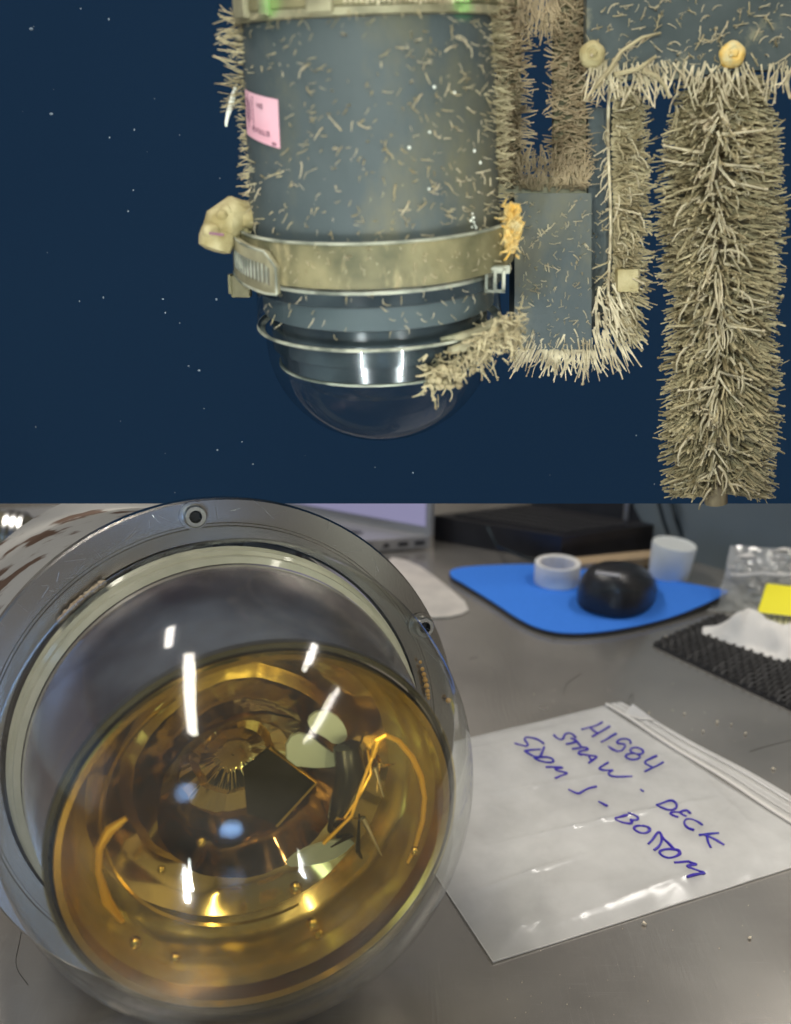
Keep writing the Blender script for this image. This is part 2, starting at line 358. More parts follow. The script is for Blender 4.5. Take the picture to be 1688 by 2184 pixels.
# ------------------------------------------------------------------ steel workbench
bt = thing('steel_workbench', (0, .7, 0), 'scratched brushed steel workbench under everything in the lower half', 'workbench')
MB().box((0, .62, -.02), 3.4, 2.3, .04).build('bench_top', M['steel'], bt)
for sx in (-1.5, 1.5):
    for y in (-.4, 1.6): MB().box((sx, y, -.47), .05, .05, .855).build('leg', M['ti_dk'], bt)

# ------------------------------------------------------------------ hydroid growth
def stalk_pts(p, d, L, bend=.25, droop=0.0, n=4):
    p = V(p); d = V(d).normalized(); pts = [p]; cur = d.copy()
    side = V((R.gauss(0, 1), R.gauss(0, 1), R.gauss(0, 1)))*bend/n
    for i in range(n):
        cur = (cur+side+V((0, 0, -droop/n))+V((R.gauss(0, 1), R.gauss(0, 1), R.gauss(0, 1)))*bend*.25).normalized()
        pts.append(pts[-1]+cur*L/n)
    return pts
def add_stalk(mb, p, d, L, r, bend=.25, droop=0, branch=.25, ymax=None):
    pts = stalk_pts(p, d, L, bend, droop); r = r*R.uniform(.42, .95)
    if ymax and (proj(pts[-1])[1] > ymax or proj(pts[2])[1] > ymax): return None
    k = len(pts); mb.tube(pts, [r*(1.05-.45*i/(k-1)) for i in range(k)], 4, caps=True)
    if R.random() < .3: mb.ball(pts[-1], r*R.uniform(.7, 1.2), 4, 3)
    if R.random() < branch:
        i = R.choice((1, 2, 3)); dd = (pts[i+1]-pts[i]).normalized()+V((R.gauss(0, .7), R.gauss(0, .7), R.gauss(0, .7)))
        q = stalk_pts(pts[i], dd, L*R.uniform(.2, .4), bend, droop, 2); mb.tube(q, [r*.7, r*.6, r*.4], 3)
    return pts
# eight shared stalk shapes for the stalks that are parts of their own (unit length along +Z)
STK = []
for i in range(8):
    mb = MB(); st = R.getstate()
    add_stalk(mb, (0, 0, 0), (0, 0, 1), 1, .075, (.3, .9, .6, 1.3)[i % 4], 0, .6)
    me = bpy.data.meshes.new('hydroid_stalk'); me.from_pydata([tuple(v) for v in mb.v], [], mb.f); me.polygons.foreach_set('use_smooth', mb.sm)
    me.materials.append(M['hyd_lt'] if i % 3 else M['hyd']); STK.append(me)
def stalk_part(parent, p, d, L):
    o = bpy.data.objects.new('hydroid_stalk', R.choice(STK)); C.objects.link(o); o.parent = parent
    o.location = V(p)-root_origin(parent); o.rotation_mode = 'QUATERNION'; o.rotation_quaternion = V(d).to_track_quat('Z', 'X'); o.scale = (L, L, L)
    return o

# ------------------------------------------------------------------ hanging sensor module (upper left-centre)
YM = .44
MO = P(803, 520, YM)                               # reference point on the axis, in the clamp band
mod = thing('hanging_sensor_module', MO, 'slate grey cylindrical sensor module with a clear dome below, hanging in dark blue water', 'sensor module')
AX = V((-.035, -math.sin(math.radians(6.5)), math.cos(math.radians(6.5)))).normalized()     # up the axis
TOC = (CAM-MO); TOC = (TOC-AX*TOC.dot(AX)).normalized()                                      # sideways towards the camera
SD = AX.cross(TOC).normalized()
if SD.x < 0: SD = -SD
def t_at(py):
    lo, hi = -.2, .2
    for _ in range(40):
        m = (lo+hi)/2
        if proj(MO+AX*m)[1] > py: lo = m
        else: hi = m
    return (lo+hi)/2
def rp(py, rpx):
    t = t_at(py); D = proj(MO+AX*t)[2]; return (t, rpx*D/FPX)
def prof(*a): return [rp(*q) for q in a]
def mlathe(name, pr_, mt, n=96, wob=None, **k):
    return MB().lathe(MO, AX, pr_, n, ref=TOC, wob=wob).build(name, mt, k.get('parent', mod))
body_prof = prof((-30, 262), (20, 263), (120, 266), (300, 265), (478, 264), (572, 262))
body = mlathe('housing', body_prof, M['slate'])
def body_pt(py, ang, off=0.0):
    """point on the housing; ang 0 faces the camera, + is to the right"""
    t = t_at(py); pts = body_prof
    for (a, b), (c, d) in zip(pts, pts[1:]):
        if (a-t)*(c-t) <= 0: r = b+(d-b)*((t-a)/(c-a) if c != a else 0); break
    else: r = pts[0][1]
    nrm = TOC*math.cos(ang)+SD*math.sin(ang)
    return MO+AX*t+nrm*(r+off), nrm
# top clamp with worm-drive slots
mlathe('top_clamp', [(a, b) for a, b in prof((-40, 276), (-38, 281), (22, 282), (26, 276))], M['olive'], wob=lambda h, a: .0004*noise.noise(V((h*90, math.cos(a)*9, math.sin(a)*9))))
mlathe('top_clamp_lip', prof((24, 276), (26, 280), (41, 279), (44, 270)), M['olive_lt'])
for k in range(26):
    an = math.radians(-8+2.1*k); t, r = rp(6, 283); c = MO+AX*t+(TOC*math.cos(an)+SD*math.sin(an))*r
    nn = TOC*math.cos(an)+SD*math.sin(an); ss = AX.cross(nn)
    Mx = Matrix((ss, nn, AX)).transposed()
    MB().box(c, .0007, .0011, R.uniform(.0045, .0068), Mx).build('clamp_ridge', M['hyd_lt'], mod)
for a0_, w_ in ((-62, 10), (-44, 5), (-18, 9)):
    an = math.radians(a0_); t, r = rp(4, 284); nn = TOC*math.cos(an)+SD*math.sin(an)
    MB().box(MO+AX*t+nn*r, .0012*w_*.9, .003, .0105, Matrix((AX.cross(nn), nn, AX)).transposed(), bev=.0008).build('clamp_block', M['olive_lt'], mod)
# lower clamp band
wb = lambda h, a: .0005*noise.noise(V((h*120, math.cos(a)*14, math.sin(a)*14)))
mlathe('clamp_band', prof((470, 283), (472, 287), (478, 289), (548, 290), (555, 288), (557, 282)), M['olive'], wob=wb)
mlathe('band_edge', prof((468, 283), (468, 290), (471, 290.5), (473, 288)), M['rim'])
# worm-drive end plate, slotted, wrapped round the left of the band
pl = MB(); a0_, a1_ = math.radians(-82), math.radians(-40)
def plate(u, v, off):
    a = a0_+(a1_-a0_)*u; y0 = 478+14*u; y1 = 558+16*u
    if u > .86: k = (u-.86)/.14; y0 += 26*k; y1 -= 4*k
    t, r = rp(y0+(y1-y0)*v, 300); return MO+AX*t+(TOC*math.cos(a)+SD*math.sin(a))*(r+off)
pl.grid(lambda u, v: plate(u, v, .0006), 24, 4); pl.grid(lambda u, v: plate(u, v, -.0016), 24, 4)
pl.grid(lambda u, v: plate(u, 1, -.0016+.0022*v), 24, 1); pl.grid(lambda u, v: plate(u, 0, -.0016+.0022*v), 24, 1); pl.grid(lambda u, v: plate(1, v, -.0016+.0022*u), 1, 4)
ep = pl.build('worm_plate', M['olive_lt'], mod)
for k in range(12):
    u = .22+.06*k; mb = MB(); p0 = plate(u, .30, .0007); p1 = plate(u, .74, .0007); mb.tube([p0, (p0+p1)/2, p1], [.0003, .00062, .0003], 5)
    mb.build('slot_ridge', M['rim'], ep)
    mb = MB(); p0 = plate(u+.028, .30, .0004); p1 = plate(u+.028, .76, .0004); mb.tube([p0, p1], .0005, 4); mb.build('slot', M['dark'], ep)
mb = MB(); e = [plate(i/20, 1, .0006) for i in range(21)]; mb.tube(e, .0005, 5); e = [plate(i/20, 0, .0006) for i in range(21)]; mb.tube(e, .0005, 5); e = [plate(1, i/6, .0006) for i in range(7)]; mb.tube(e, .0005, 5)
mb.build('plate_rim', M['rim'], ep)
# silted clamp screw sticking out on the left
sc = MB(); s_ = .43/FPX
q = [P(525, 470, YM-.01), P(500, 462, YM-.013), P(478, 480, YM-.015), P(470, 500, YM-.016)]
sc.tube(q, [.0075, .0085, .0088, .0078], 12)
for i in range(24): sc.ball(q[R.randrange(4)]+V((R.gauss(0, .003), R.gauss(0, .002)-.004, R.gauss(0, .0035))), R.uniform(.0016, .0044), 14, 9, jit=.06)
scr = sc.build('clamp_screw', M['silt'], mod, label='yellow silt covered clamp screw')
sh = MB().lathe(P(468, 492, YM-.018), V((-.3, -.1, -1)), [(0, 0), (0, .0072), (.004, .0076), (.0075, .0068), (.0085, .004), (.0088, 0)], 20)
hd = sh.build('screw_head', M['silt'], scr)
a, b = P(447, 497, YM-.027), P(478, 501, YM-.0275); MB().tube([a, b], .0007, 4).build('screw_slot', M['ink_p'], scr)
# lower rings and clear skirt
mlathe('lower_ring', prof((562, 262), (564, 267), (568, 268), (571, 267), (573, 262)), M['rim'])
mlathe('gasket_ring', prof((570, 262), (572, 264), (594, 264), (598, 256)), M['slate_dk'])
mlathe('inner_collar', prof((596, 250), (598, 247), (645, 244), (648, 236)), M['inner'])
mlathe('inner_sleeve', prof((645, 240), (647, 229), (720, 228), (722, 222)), M['slate_dk'])
mlathe('inner_cylinder', prof((720, 216), (758, 212), (760, 150), (762, 30)), M['slate_dk'])
mlathe('glass_skirt', prof((596, 258), (640, 258), (672, 259)), M['glass_sea'])
mlathe('skirt_rim', prof((675, 257), (676, 259.5), (680, 260), (682, 257), (684, 243)), M['rim'])
t0, r0 = rp(684, 243); tb, rb = rp(712, 241)
dome = [(t0, r0), (tb, rb)]
Rd = rb; L0 = tb; t_end = t_at(924); dh = L0-t_end
for i in range(1, 25):
    a = PI/2*i/24; dome.append((L0-dh*math.sin(a), Rd*math.cos(a)))
dm = mlathe('glass_dome', dome, M['glass_sea'], parent=mod)
mlathe('dome_ring', prof((756, 212), (756, 216), (760, 216), (760, 212)), M['rim'])
mlathe('lower_lens_edge', prof((800, 150), (803, 152), (808, 150)), M['glass_sea'])
# small electronics seen through the dome
mb = MB(); t, r = rp(735, 100)
for k in range(3):
    mb.lathe(MO, AX, [(t-.004*k, .020-.003*k), (t-.004*k-.0015, .020-.003*k), (t-.004*k-.0015, 0)], 40, ref=TOC)
mb.build('reflector_cup', M['slate_dk'], mod)
# bracket and buckle
mb = MB(); c = P(515, 610, YM-.004); mb.box(c, .0085, .006, .0095, bev=.001); mb.box(c+V((-.0045, 0, .001)), .0012, .007, .008)
mb.build('side_bracket', M['olive'], mod)
mb = MB(); c = P(1056, 597, YM-.035)
for dx, dz, w1, h1 in ((-.0035, 0, .0012, .009), (.0035, 0, .0012, .009), (0, .0044, .008, .0012), (0, -.0044, .008, .0012), (0, 0, .0012, .008)): mb.box(c+V((dx, 0, dz)), w1, .002, h1)
mb.box(c+V((-.001, .002, .004)), .014, .003, .003)
mb.build('buckle', M['rim'], mod)
# pink sticker, half round the left side, printing upside down
def stick(u, v, off=.0005):
    a = math.radians(-73+31*u); y = 178+(92+24*u)*v+ (20*u)*(1-v)
    return body_pt(y, a, off)[0]
lb = MB().grid(lambda u, v: stick(u, v), 24, 10).build('pink_label', M['pink'], mod, label='pink paper label with upside down print', recalc=False)
def glyphs(parent, txt, u0, v0, du, hv, matn, r=.00018):
    F5 = {'S': [[(1, .85), (.5, 1), (0, .8), (.2, .55), (.8, .45), (1, .2), (.5, 0), (0, .15)]], 'T': [[(0, 1), (1, 1)], [(.5, 1), (.5, 0)]], 'R': [[(0, 0), (0, 1), (.8, 1), (1, .75), (.8, .5), (0, .5)], [(.5, .5), (1, 0)]],
          'A': [[(0, 0), (.5, 1), (1, 0)], [(.2, .4), (.8, .4)]], 'W': [[(0, 1), (.25, 0), (.5, .7), (.75, 0), (1, 1)]], 'N': [[(0, 0), (0, 1), (1, 0), (1, 1)]], '1': [[(.3, .8), (.5, 1), (.5, 0)]], '0': [[(0, .2), (0, .8), (.5, 1), (1, .8), (1, .2), (.5, 0), (0, .2)]], '.': [[(.4, .05), (.55, .05)]]}
    mb = MB()
    for i, ch in enumerate(txt):
        for s in F5.get(ch, []):
            mb.tube([stick(u0-(i+ .75*x)*du, v0+(y-.5)*hv, .0007) for x, y in s], r, 4)     # rotated half a turn
    mb.build('print', matn, parent)
glyphs(lb, 'STRAW', .80, .76, .10, .10, M['ink_p']); glyphs(lb, 'SN 1', .66, .22, .09, .09, M['ink_p'])
mb = MB(); mb.tube([stick(.86, .93, .0008), stick(.93, .93, .0008)], .0005, 5); mb.build('print', M['ink_p'], lb)
mb = MB()
for u in (.10, .16, .20, .27, .36): mb.tube([stick(u, R.uniform(.02, .2), .0007), stick(u+.02, R.uniform(.5, .9), .0007)], .00022, 4)
mb.build('print', M['ink_p'], lb)
# white strip of film hanging at the left edge
mb = MB(); q = [(505, 180, 4), (499, 200, 9), (493, 225, 11), (487, 243, 8), (483, 262, 6), (483, 270, 4)]
pts = [P(x, y, YM-.008) for x, y, w_ in q]; mb.tube(pts, [w_*s_*.55 for _, _, w_ in q], 7)
mb.build('film_strip', M['white'], mod, label='white strip of film on the left edge')
# stalks scattered on the housing: parts of their own
for i in range(250):
    py = R.uniform(45, 465); an = math.radians(R.uniform(-72, 70)); p, nrm = body_pt(py, an)
    if -76 < math.degrees(an) < -40 and 165 < py < 320: continue
    tgt = (nrm*R.uniform(.2, 1.2)+SD*R.gauss(0, 1)+AX*R.gauss(-.2, .7))
    stalk_part(mod, p, tgt, (R.uniform(6, 20) if R.random() < .6 else R.uniform(18, 34))*s_)
for i in range(75):
    an = math.radians(R.uniform(-45, 70)); t, r = rp(R.uniform(478, 552), 291); nrm = TOC*math.cos(an)+SD*math.sin(an)
    stalk_part(mod, MO+AX*t+nrm*r, nrm*.3+SD*R.gauss(0, .3)+AX*R.choice((-1, 1)), R.uniform(7, 18)*s_)
for i in range(60):
    py = R.uniform(560, 650); an = math.radians(R.uniform(-60, 66)); t, r = rp(py, 262); nrm = TOC*math.cos(an)+SD*math.sin(an)
    stalk_part(mod, MO+AX*t+nrm*r, nrm*.5+SD*R.gauss(0, .5)-AX*R.uniform(.3, 1), R.uniform(8, 22)*s_)
for x_, y_ in ((1382, 505), (1372, 500), (1390, 518), (1386, 512), (1381, 495), (1375, 515), (1378, 486), (1416, 378), (1395, 350), (1330, 220), (1262, 205), (1240, 300), (1170, 330), (1230, 420)):
    an = math.asin(max(-1, min(1, (x_*.66*1.0-803+110)/300))); p, nrm = body_pt(y_*.9, an); MB().ball(p, R.uniform(.0004, .0007), 7, 5).build('white_polyp', M['white'], mod)
gb = MB()
for i in range(150):      # bristly left edge
    py = R.uniform(20, 300) if i < 120 else R.uniform(300, 430); an = math.radians(R.uniform(-96, -74)); p, nrm = body_pt(py, an)
    add_stalk(gb, p, nrm+AX*R.gauss(.05, .25)+TOC*.2, (R.uniform(20, 62) if py < 215 else R.uniform(8, 26))*s_, .00042, .3)
for i in range(260):      # right edge
    py = R.uniform(0, 470); an = math.radians(R.uniform(70, 98)); p, nrm = body_pt(py, an)
    add_stalk(gb, p, nrm+AX*R.gauss(0, .3)+TOC*.25, R.uniform(15, 45)*s_, .00045, .3)
for i in range(120):      # fringe right under the top clamp
    an = math.radians(R.uniform(-60, 85)); p, nrm = body_pt(R.uniform(10, 30), an, .002)
    if R.random() < .5: add_stalk(gb, p, nrm*.4-AX, R.uniform(8, 24)*s_, .0004, .3)
for i in range(420):      # short fine growth standing off the housing, in patches
    py = R.uniform(40, 470); an = math.radians(R.uniform(-80, 80))
    if noise.noise(V((py*.012, an*2.2, 3))) < R.uniform(-.25, .15) or (-78 < math.degrees(an) < -38 and 160 < py < 330): continue
    p, nrm = body_pt(py, an); add_stalk(gb, p, nrm+SD*R.gauss(0, .5)-AX*R.uniform(-.2, .8), R.uniform(8, 24)*s_, .00034, .35, branch=.1)
gb.build('hydroid_growth', M['hyd'], mod, 'stuff')
g2 = MB()                 # thick crust of growth on the lower right of the skirt
for i in range(620):
    x = R.uniform(905, 1110); k = (x-905)/205; yc = 800-95*k; p = P(x, yc+R.gauss(0, 22)-4, .405-.0*k+R.uniform(-.01, .02))
    add_stalk(g2, p, V((R.gauss(0, .7), -R.random(), R.gauss(-.5, .7))), R.uniform(12, 34)*s_, R.uniform(.0005, .0009), .6, branch=.5)
for i in range(60): g2.ball(P(R.uniform(910, 985), R.uniform(785, 825), .402+R.uniform(-.006, .006)), R.uniform(.001, .002), 7, 5, jit=.1)
g2.build('hydroid_crust', M['hyd'], mod, 'stuff')
mb = MB(); q = [P(960, 748, .398), P(1030, 728, .404), P(1105, 702, .41)]; mb.tube(q, [.0015, .003, .0034], 8); q2 = [P(940, 725, .40), P(1010, 712, .402), P(1062, 690, .41)]; mb.tube(q2, [.001, .0022, .003], 8)
mb.build('crusted_spar', M['olive_lt'], mod)
mb = MB()                 # orange frayed end of the band
for i in range(90):
    x = 1090+R.gauss(0, 9); add_stalk(mb, P(x, R.uniform(435, 545), .412), V((R.gauss(0, .5), -.6, R.gauss(0, .8))), R.uniform(10, 30)*s_, .0006, .4)
mb.tube([P(1092, 440, .418), P(1094, 490, .414), P(1088, 540, .414)], [.003, .0042, .002], 8)
mb.build('frayed_band_end', M['silt_or'], mod, label='orange frayed end of the clamp band')

# ------------------------------------------------------------------ bracket beside the module: U frame + boxes
YB = .462
def bar(x0, y0, x1, y1, Y, dep):
    """upright slab given by its outline in the plane Y"""
    a, b, c, d = P(x0, y0, Y), P(x1, y0, Y), P(x1, y1, Y), P(x0, y1, Y)
    return MB().prism([a, b, c, d], (0, dep, 0))
br = thing('overgrown_bracket', P(1180, 400, YB), 'U shaped bracket bristling with brown growth between module and ribbed rope, slate box below it', 'bracket')
bar(1062, -30, 1112, 410, YB, .006).build('upright_bar', M['olive'], br)
bar(1182, -30, 1250, 410, YB, .006).build('upright_bar', M['olive'], br)
bar(1062, 378, 1252, 412, YB-.002, .009).build('cross_bar', M['olive_lt'], br)
bar(1098, 412, 1262, 745, YB-.012, .022).build('slate_box', M['slate'], br)
bar(1255, 230, 1318, 700, YB, .010).build('back_panel', M['slate'], br)
mb = MB()
for i in range(1350):
    right = R.random() < .5; x = R.uniform(1056, 1112) if not right else R.uniform(1186, 1250)
    d = V((R.gauss(0, 1) + (.6 if (x > 1095 and not right) else (-.6 if right and x < 1205 else 0)), -R.uniform(.2, .8), R.gauss(0, .22)))
    add_stalk(mb, P(x, R.uniform(-20, 400), YB-.002), d, R.uniform(18, 42)*s_, R.uniform(.0004, .0007), .3)
for i in range(240): add_stalk(mb, P(R.uniform(1105, 1255), R.uniform(345, 408), YB-.004), V((R.gauss(0, .25), -.3, R.uniform(.4, 1))), R.uniform(16, 45)*s_, .0005, .3)
for i in range(150): add_stalk(mb, P(R.uniform(1105, 1190), R.uniform(-20, 45), YB-.004), V((R.gauss(0, .2), -.3, -1)), R.uniform(20, 55)*s_, .0006, .25)
mb.build('hydroid_growth', M['hyd_br'], br, 'stuff')
mb = MB()
for i in range(260):
    x = R.uniform(1112, 1335); y0 = 690 + 70*R.random() if x < 1270 else R.uniform(600, 760); sp = (x-1230)/140
    add_stalk(mb, P(x, min(y0, 748), YB-.010), V((sp*.8+R.gauss(0, .15), -.25, -1)), R.uniform(30, 75)*s_, R.uniform(.0005, .0009), .22)
for i in range(150):
    x, y = R.uniform(1102, 1315), R.uniform(425, 740); add_stalk(mb, P(x, y, YB-.012 if x < 1262 else YB), V((R.gauss(0, .5), -.8, -R.uniform(0, .9))), R.uniform(7, 22)*s_, .00036, .3, branch=.1)
mb.build('hanging_fringe', M['hyd_lt'], br, 'stuff')
for i in range(70):
    x, y = R.uniform(1105, 1260), R.uniform(425, 740); stalk_part(br, P(x, y, YB-.012), V((R.gauss(0, .4), -1, R.gauss(0, .8))), R.uniform(6, 20)*s_)

# ------------------------------------------------------------------ hairy strap beside the bracket
YS = .458
sp = thing('overgrown_strap', P(1330, 400, YS), 'narrow overgrown strap with pale stem, right of the slate box', 'strap')
mb = MB(); mb.tube([P(1300+3*math.sin(y/60), y, YS-.005) for y in range(175, 700, 25)], .0007, 6); mb.build('stem', M['hyd_lt'], sp)
bar(1312, 225, 1352, 705, YS, .004).build('strap', M['olive'], sp)
bar(1318, 575, 1362, 622, YS-.010, .006).build('tag_block', M['silt'], sp)
mb = MB()
for i in range(1300):
    y = R.uniform(190, 705); d = V((R.uniform(.25, 1.1), -R.uniform(.1, .8), R.gauss(-.05, .28) - (.25 if y > 480 else 0)))
    if y > 640: d += V((0, 0, -.7))
    add_stalk(mb, P(R.uniform(1303, 1348), y, YS-.002), d, R.uniform(26, 62)*s_*(.8 if y < 300 else 1), R.uniform(.0005, .001), .25)
mb.build('hydroid_growth', M['hyd'], sp, 'stuff')
for i in range(46):
    y = R.uniform(260, 700); stalk_part(sp, P(1300, y, YS-.005), V((-1, -.3, -R.uniform(.2, 1.2))), R.uniform(20, 44)*s_)
for i in range(60):
    y = R.uniform(230, 700); stalk_part(sp, P(R.uniform(1310, 1350), y, YS-.006), V((1, -.6, R.gauss(-.1, .3))), R.uniform(35, 62)*s_)

# ------------------------------------------------------------------ mounting plate upper right
YP = .448
mp_ = thing('mounting_plate', P(1470, 100, YP), 'dark slate plate with two yellow knobs and a hanging fringe, top right in the water', 'plate')
mb = MB()
mb.prism([P(1252, -60, YP), P(1252, 130, YP), P(1270, 168, YP), P(1420, 172, YP), P(1560, 150, YP), P(1760, 148, YP), P(1760, -60, YP)], (0, .008, 0))
mb.build('slate_plate', M['slate_mid'], mp_)
for x, y in ((1262, 118), (1560, 118)):
    kb = MB().lathe(P(x, y, YP-.0005), V((0, -1, .12)), [(0, .0052), (.002, .0053), (.0035, .0044), (.0042, .0030), (.0038, .0018), (.0048, .0012), (.005, 0)], 24, wob=lambda h, a: .0002*math.sin(a*5)).build('knob', M['silt_or' if x > 1400 else 'silt'], mp_)
    MB().ball(P(x, y, YP-.0058), .0007, 8, 6).build('knob_centre', M['debris' if x < 1400 else 'silt_or'], kb)
for i in range(150):
    x, y = R.uniform(1255, 1688), R.uniform(0, 145); stalk_part(mp_, P(x, y, YP), V((R.gauss(0, 1), -.4, R.gauss(0, .8))), R.uniform(12, 36)*s_)
mb = MB()
for i in range(210):
    x = R.uniform(1256, 1700); y = R.uniform(128, 165); L = R.uniform(18, 80)
    if 1380 < x < 1640 and R.random() < .4: continue
    add_stalk(mb, P(x, y, YP-.001), V((R.gauss(0, .28), -.3, -1)), L*s_, R.uniform(.0005, .0008), .25)
mb.build('hanging_fringe', M['hyd_lt'], mp_, 'stuff')
mb = MB()
for x, y, pts in ((1300, 150, [(0, 0), (25, -40), (70, -70), (110, -80)]), (1310, 160, [(0, 0), (50, -12), (90, -40)]), (1300, 150, [(0, 0), (-25, 30), (-50, 60)]), (1370, 150, [(0, 0), (30, 12), (50, 35), (58, 60)])):
    mb.tube([P(x+a, y+b, YP-.004) for a, b in pts], [.0011, .0009, .0007, .0005][:len(pts)], 6)
mb.build('branching_hydroid', M['hyd'], mp_)

# ------------------------------------------------------------------ big overgrown rope at the right
YR = .462
rp_ = thing('overgrown_rope', P(1530, 640, YR), 'thick vertical rope wholly covered in long beige bristles, at the right of the water', 'rope')
mb = MB(); ys = list(range(150, 1081, 30)); ys[-1] = 1073
mb.tube([P(1530+4*math.sin(y/90), y, YR) for y in ys], .0055, 12); mb.build('rope_core', M['hyd_br'], rp_)
mb = MB(); cnt = 0
for i in range(5600):
    y = R.uniform(175, 1072); ph = R.gauss(0, 1.0)
    side = math.sin(ph*1.0) if R.random() < .25 else R.choice((-1, 1))*R.uniform(.55, 1)
    fr = -math.sqrt(max(0, 1-side*side))*R.uniform(.35, .9)-.06
    dz = -.26 if y > 620 else -.06; dz += R.gauss(0, .07)+.10*math.sin(y/23)
    L = R.uniform(80, 126)*s_*(1+.02*math.sin(y/17)+.05*math.sin(y/61))
    if y < 300: L *= .62+.38*(y-175)/125
    st = V((side, fr, dz))
    if R.random() < .12: L *= .7
    b = V((side*.0045, -.0045*R.random(), 0))
    if add_stalk(mb, P(1530+4*math.sin(y/90), y, YR)+b, st, L, R.uniform(.0006, .00115), .16, droop=.10, branch=.45, ymax=1064): cnt += 1
mb.build('hydroid_growth', M['hyd'], rp_, 'stuff')
mb = MB()
for y0 in range(190, 1060, 15):    # the pale stems that climb the front of the rope
    x = 1530+4*math.sin(y0/90)+R.gauss(0, 3); p = P(x, y0, YR-.017)
    add_stalk(mb, p, V((R.choice((-1, 1))*R.uniform(.1, .6), -.2, -1)), R.uniform(40, 95)*s_, R.uniform(.0006, .001), .22, ymax=1062)
mb.build('pale_stems', M['hyd_lt'], rp_, 'stuff')
for i in range(250):
    y = R.uniform(240, 1050); side = R.choice((-1, 1)); dz = -.35 if y > 560 else -.05
    p = P(1530+side*R.uniform(0, 55), y, YR-R.uniform(.012, .019)); L = R.uniform(45, 85)*s_
    d = V((side*1.0, -.15, dz+R.gauss(0, .3))).normalized()
    if proj(p+d*L)[1] < 1055: stalk_part(rp_, p, d, L)
for i in range(40):      # matted head of the rope below the plate
    p = P(R.uniform(1440, 1620), R.uniform(185, 260), YR-.01); stalk_part(rp_, p, V((R.gauss(0, 1), -.4, R.gauss(-.4, .4))), R.uniform(30, 60)*s_)

# specks drifting in the water
mb = MB()
for i in range(34):
    x, y = R.uniform(5, 500), R.uniform(10, 1060)
    if i > 26: x, y = R.uniform(500, 1400), R.uniform(860, 1060)
    mb.ball(P(x, y, R.uniform(.47, .496)), R.uniform(.00015, .0005), 5, 4, sq=(1, 1, R.uniform(.6, 1.5)))
for x, y, r in ((67, 62, 5), (110, 243, 4.5), (348, 638, 3), (425, 790, 3.5), (464, 960, 3), (540, 990, 3)): mb.ball(P(x, y, .49), r*s_, 6, 4, sq=(1, .6, .7))
ms = mb.build('marine_snow', M['snow'], None, 'stuff'); tag(ms, 'tiny pale specks drifting in the dark blue water', 'particles')

# ------------------------------------------------------------------ turned metal: grooves run round the axis
def turned(m, ctr, axis, org, an=.85):
    n = m.node_tree.nodes; L = m.node_tree.links; b = n['Principled BSDF']
    tc = n.new('ShaderNodeTexCoord'); su = n.new('ShaderNodeVectorMath'); su.operation = 'SUBTRACT'; su.inputs[1].default_value = V(ctr)-V(org)
    L.new(tc.outputs['Object'], su.inputs[0]); cr_ = n.new('ShaderNodeVectorMath'); cr_.operation = 'CROSS_PRODUCT'; cr_.inputs[0].default_value = axis
    L.new(su.outputs[0], cr_.inputs[1]); no = n.new('ShaderNodeVectorMath'); no.operation = 'NORMALIZE'; L.new(cr_.outputs[0], no.inputs[0])
    L.new(no.outputs[0], b.inputs['Tangent']); b.inputs['Anisotropic'].default_value = an
# ------------------------------------------------------------------ glass-domed instrument lying on the bench
RG, CI, YAW, PIT, RF, OFF = .1080, V((-.0723, .3919, .1283)), math.radians(20.7), math.radians(12.26), .1240, -.0337
A = V((math.sin(YAW)*math.cos(PIT), -math.cos(YAW)*math.cos(PIT), math.sin(PIT)))      # out through the dome
ins = thing('domed_instrument', (CI.x, CI.y+.03, 0), 'large instrument with clear glass dome over a gold bulb, lying on the bench', 'instrument')
REF = V((0, 0, 1))
turned(M['ti'], CI, A, ins.location); turned(M['sleeve'], CI, A, ins.location, .6)
def il(name, pr_, mt, n=128, parent=None, org=None, ax=None, wob=None, label=None, recalc=True):
    return MB().lathe(org or CI, ax or A, pr_, n, ref=REF, wob=wob).build(name, mt, parent or ins, label=label, recalc=recalc)
u_ = (REF-A*REF.dot(A)).normalized(); v_ = A.cross(u_)
def ip(h, r, deg):
    a = math.radians(deg); return CI+A*h+(u_*math.cos(a)+v_*math.sin(a))*r
fl = il('flange', [(OFF-.012, .104), (OFF-.012, RF-.001), (OFF-.011, RF), (OFF-.001, RF), (OFF, RF-.001), (OFF, .112), (OFF-.0008, .1115), (OFF-.0008, .1105), (OFF, .110), (OFF, .1035), (OFF-.004, .1025)], M['ti'])
il('black_seal', [(OFF-.012, .113), (OFF-.013, .1205), (OFF-.019, .1205), (OFF-.020, .112)], M['dark'])
il('rear_ring', [(OFF-.020, .110), (OFF-.020, .1185), (OFF-.024, .119), (OFF-.027, .1175), (OFF-.028, .112)], M['olive_lt'])
il('rear_tube', [(0, .100), (0, .109), (.002, .110), (.10, .110), (.10, .02)], M['stain'], org=CI+A*(OFF-.035)+V((-.012, 0, 0)), ax=V((-.50, .80, -.05)).normalized(), label='off-white tube with brown stains')
def socket_bolt(deg, r=.1175, s=1.0):
    c = ip(OFF, r, deg); b = MB().lathe(c, A, [(0, .0058*s), (.0062, .0058*s), (.0070, .0052*s), (.0070, .0033*s), (.0030, .0030*s)], 28, ref=REF).build('bolt', M['bolt'], ins)
    MB().lathe(c, A, [(.0071, .0034*s), (.0028, .0031*s), (.0028, 0)], 6, smooth=False, ref=REF).build('hex_socket', M['socket'], b)
    MB().lathe(c, A, [(.0005, .0076*s), (.0012, .0075*s), (.0012, .0055*s)], 28, ref=REF).build('washer', M['ti'], b)
def deg_of(px, py, r):
    return min(range(0, 3600), key=lambda k: (lambda q: (q[0]-px)**2+(q[1]-py)**2)(proj(ip(OFF+.007, r, k/10))))/10
